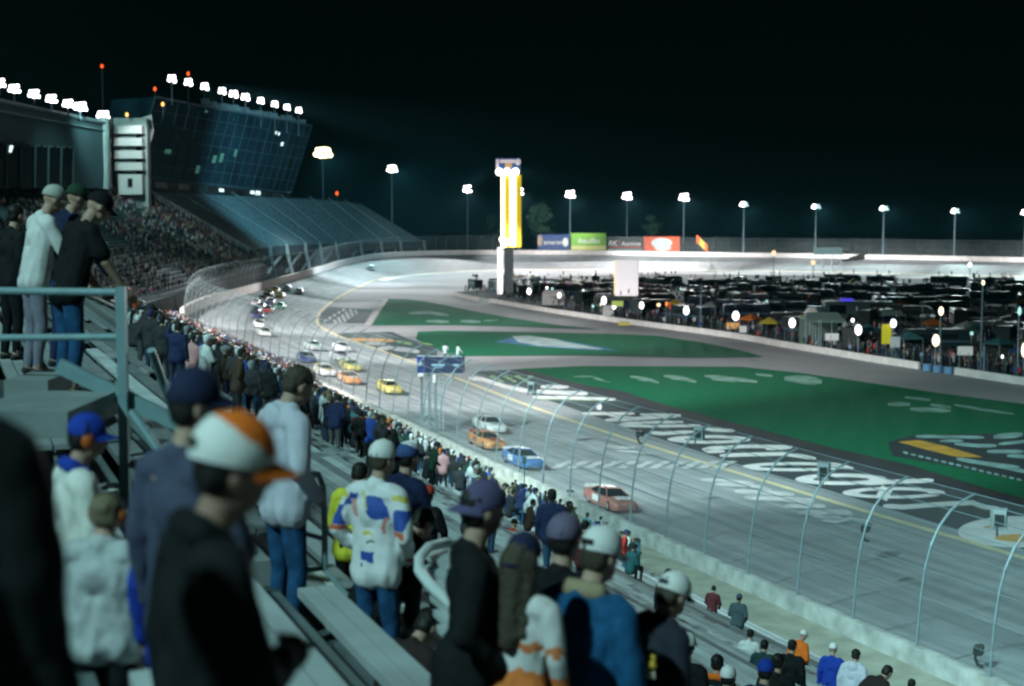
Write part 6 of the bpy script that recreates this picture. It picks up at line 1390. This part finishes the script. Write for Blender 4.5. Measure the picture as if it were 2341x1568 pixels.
mass('crowd', pts, 1.15, lowf, 'distant crowd filling the grandstand outside the turn', [(n_, tuple(.35 * x + .25 * sum(q) / 3 for x in q)) for n_, q in TOPS], [9, 8, 8, 6, 5, 9, 9, 5, 5, 9, 6, 1.5, 7, 4, 2, 1.5])
pts = []
for k in range(520):
    u = rr.uniform(1060, 2400); v = wall_y(u) - rr.uniform(1, 30) ** 1.0; p = G(u, v); pts.append((p, rr.uniform(0, 6.28)))
for k in range(260):
    u = rr.uniform(1180, 2400); v = rr.uniform(655, wall_y(u) - 12); p = G(u, v); p.z = rr.choice([0, 0, 3.4]); pts.append((p, rr.uniform(0, 6.28)))
for p, a, z in RVP:
    if p.y > 330:
        for k in range(rr.randint(1, 5)): t_ = rr.uniform(-4, 4); pts.append((p + Vector((math.cos(a) * t_, math.sin(a) * t_, z)), rr.uniform(0, 6.28)))
mass('crowd', pts, 1.0, lowf, 'people gathered in the infield behind the pit wall', TOPS, TW)
# posts of the fence behind the pit wall
b = MB()
root = thing('pit_fence', G(1121, 688), 'thin steel fence posts standing behind the white pit wall', 'fence'); ro = root.location.copy()
for u in np.arange(1121, 2420, 21):
    p = G(u, wall_y(u) - 2); b = MB(); b.tube([p - ro, p - ro + Vector((0, 0, 2.6))], .05, 5); b.build('post', M_mast, root)
LK = 1.2
# ------------------------------------------------------------------ light, sky, camera
def spot(p, target, power, col, angle, blend=.5, radius=1.2):
    l = bpy.data.lights.new('floodlight', 'SPOT'); l.energy = power; l.color = col; l.spot_size = math.radians(angle); l.spot_blend = blend; l.shadow_soft_size = radius  # one object name for seen lamps and added fill spots
    o = bpy.data.objects.new('floodlight', l); COL.objects.link(o); o.location = p; o.rotation_euler = (Vector(target) - Vector(p)).to_track_quat('-Z', 'Y').to_euler(); return o
TEALW = (.56, .95, 1)
WARM, COOL, TEAL = (1, .97, .98), (.76, 1, 1), (.62, 1, .97)
KW = 1000
# floodlights on the grandstand roof behind the camera and along it
for s, e in ((-5, 115), (35, 185), (80, 420), (130, 660), (185, 760), (235, 720)):
    spot(SD(s, 46, 47), SD(s + 34, -17, 0), e * KW, TEALW if s < 60 else (COOL if s < 100 else (1, .98, .98)), 47, .6)
# unseen fill spots added to brighten the seats
for s, e in ((-12, 84), (30, 62), (90, 42), (160, 42)):
    spot(SD(s, 72, 58), SD(s + 25, 26, 10), e * KW * LK, (.54, .97, 1), 85, .8)
# masts and roof lamps round the turn
for k, e in ((0, 330), (1, 420), (2, 360), (3, 420), (4, 420), (5, 420), (6, 420), (7, 300), (8, 260), (9, 200), (10, 200), (11, 220)):
    p = MAST[k]; tgt = ((p.x * .8 + 28, p.y - 130, 0) if k < 2 else (p.x * .93, p.y - 82, 0))
    spot(p + Vector((1.5, -2.5, -1)), tgt, e * KW, TEALW if k < 2 else (WARM if k < 7 else COOL), 50 if k < 3 else 52, .6)
for (u, v, y), e in zip(roofA[1::3], (300, 260, 220)):
    p = at(u, v, y); spot(p + Vector((5, -5, -1)), (-30, y - 30, 0), e * KW, WARM, 52, .6)
# narrow beams from the roof row along the far straight
for (u, v, y), tg, e in zip((roofA[8], roofA[6], roofA[4], roofA[2]), ((15, 634, 5), (80, 630, 5), (150, 592, 5), (225, 528, 5)), (1100, 4200, 7000, 8000)):
    p = at(u, v, y); spot(p + Vector((5, -3, 0)), tg, e * KW, WARM, 19, .7)
# extra spots added by the pylon lamps brighten outer wall, billboards and tree
for u, tg, e, a in ((1141, (-58, 330, 1), 330, 30), (1145, (-56, 470, 2), 330, 30), (1138, (-48, 270, 0), 250, 18), (1150, (-30, 605, 9), 420, 22), (1172, (78, 662, 14), 3000, 15), (1178, (22, 715, 26), 3600, 13)):
    p = at(u, 393, pb.y); spot(p + Vector((-2 if u < 1155 else 1, 6, 1)), tg, e * KW, WARM, a, .7)
# narrow spot added at the unseen roof row brightens the pylon legs
p = SD(185, 46, 47); spot(p, (pb.x - 1, pb.y, 9), 5000 * KW, WARM, 5.5, .5)
# bluish fill added at the pylon head for the empty stand and glass front
p = at(1141, 393, pb.y); spot(p + Vector((-2, -1, 1)), (-78, 520, 32), 420 * KW, (.42, .82, 1), 62, .7)
# dim teal fill added near the concourse roof lamps for the distant stands
for (u, v, y), e, tx in zip(roofB[1::2], (26, 26, 55), ((-100, 300, 15), (-90, 350, 15), (-75, 520, 15))):
    p = at(u, v, y); spot(p + Vector((6, -12, 4)), tx, e * KW, TEAL, 100, .8)
# lamp washing the stair tower and white wall
p = at(330, 250, 378); spot(p, at(318, 372, 391), 9 * KW, (.95, 1, 1), 70, .6, .4)

w = bpy.data.worlds.new('World'); S.world = w; w.use_nodes = True
bg = w.node_tree.nodes['Background']; bg.inputs[0].default_value = (.12, .95, .85, 1); bg.inputs[1].default_value = .0015

cam = bpy.data.cameras.new('Camera'); co = bpy.data.objects.new('Camera', cam); COL.objects.link(co)
cam.lens = 50.0; cam.sensor_width = 36; cam.clip_start = .1; cam.clip_end = 5000
co.location = (0, 0, CAMZ); co.rotation_euler = (PI / 2 - PIT, 0, 0)
cam.dof.use_dof = True; cam.dof.focus_distance = 24; cam.dof.aperture_fstop = 1.65; cam.dof.aperture_blades = 0
S.camera = co
S.view_settings.view_transform = 'Standard'; S.view_settings.look = 'None'; S.view_settings.exposure = 0; S.view_settings.gamma = 1
S.cycles.use_denoising = True
S.cycles.max_bounces = 4; S.cycles.diffuse_bounces = 2; S.cycles.glossy_bounces = 2; S.cycles.transparent_max_bounces = 12
S.cycles.sample_clamp_indirect = 3; S.cycles.caustics_reflective = False; S.cycles.caustics_refractive = False
S.cycles.filter_width = 2.3; S.cycles.use_light_tree = True
HZD, HZA = .000028, .5
# ------------------------------------------------------------------ thin night haze round the whole place
hz = bpy.data.materials.new('haze_air'); hz.use_nodes = True; nt = hz.node_tree
for n in list(nt.nodes):
    if n.type != 'OUTPUT_MATERIAL': nt.nodes.remove(n)
pv = nt.nodes.new('ShaderNodeVolumePrincipled'); pv.inputs['Color'].default_value = (.16, .55, .66, 1); pv.inputs['Density'].default_value = HZD; pv.inputs['Anisotropy'].default_value = HZA
nt.links.new(pv.outputs[0], nt.nodes['Material Output'].inputs['Volume']) if 'Material Output' in nt.nodes else nt.links.new(pv.outputs[0], [n for n in nt.nodes if n.type == 'OUTPUT_MATERIAL'][0].inputs['Volume'])
b = MB(); b.box((0, 1300, 49), (5200, 3440, 101)); tag(b.build('haze', hz), kind='stuff')
S.cycles.volume_bounces = 0
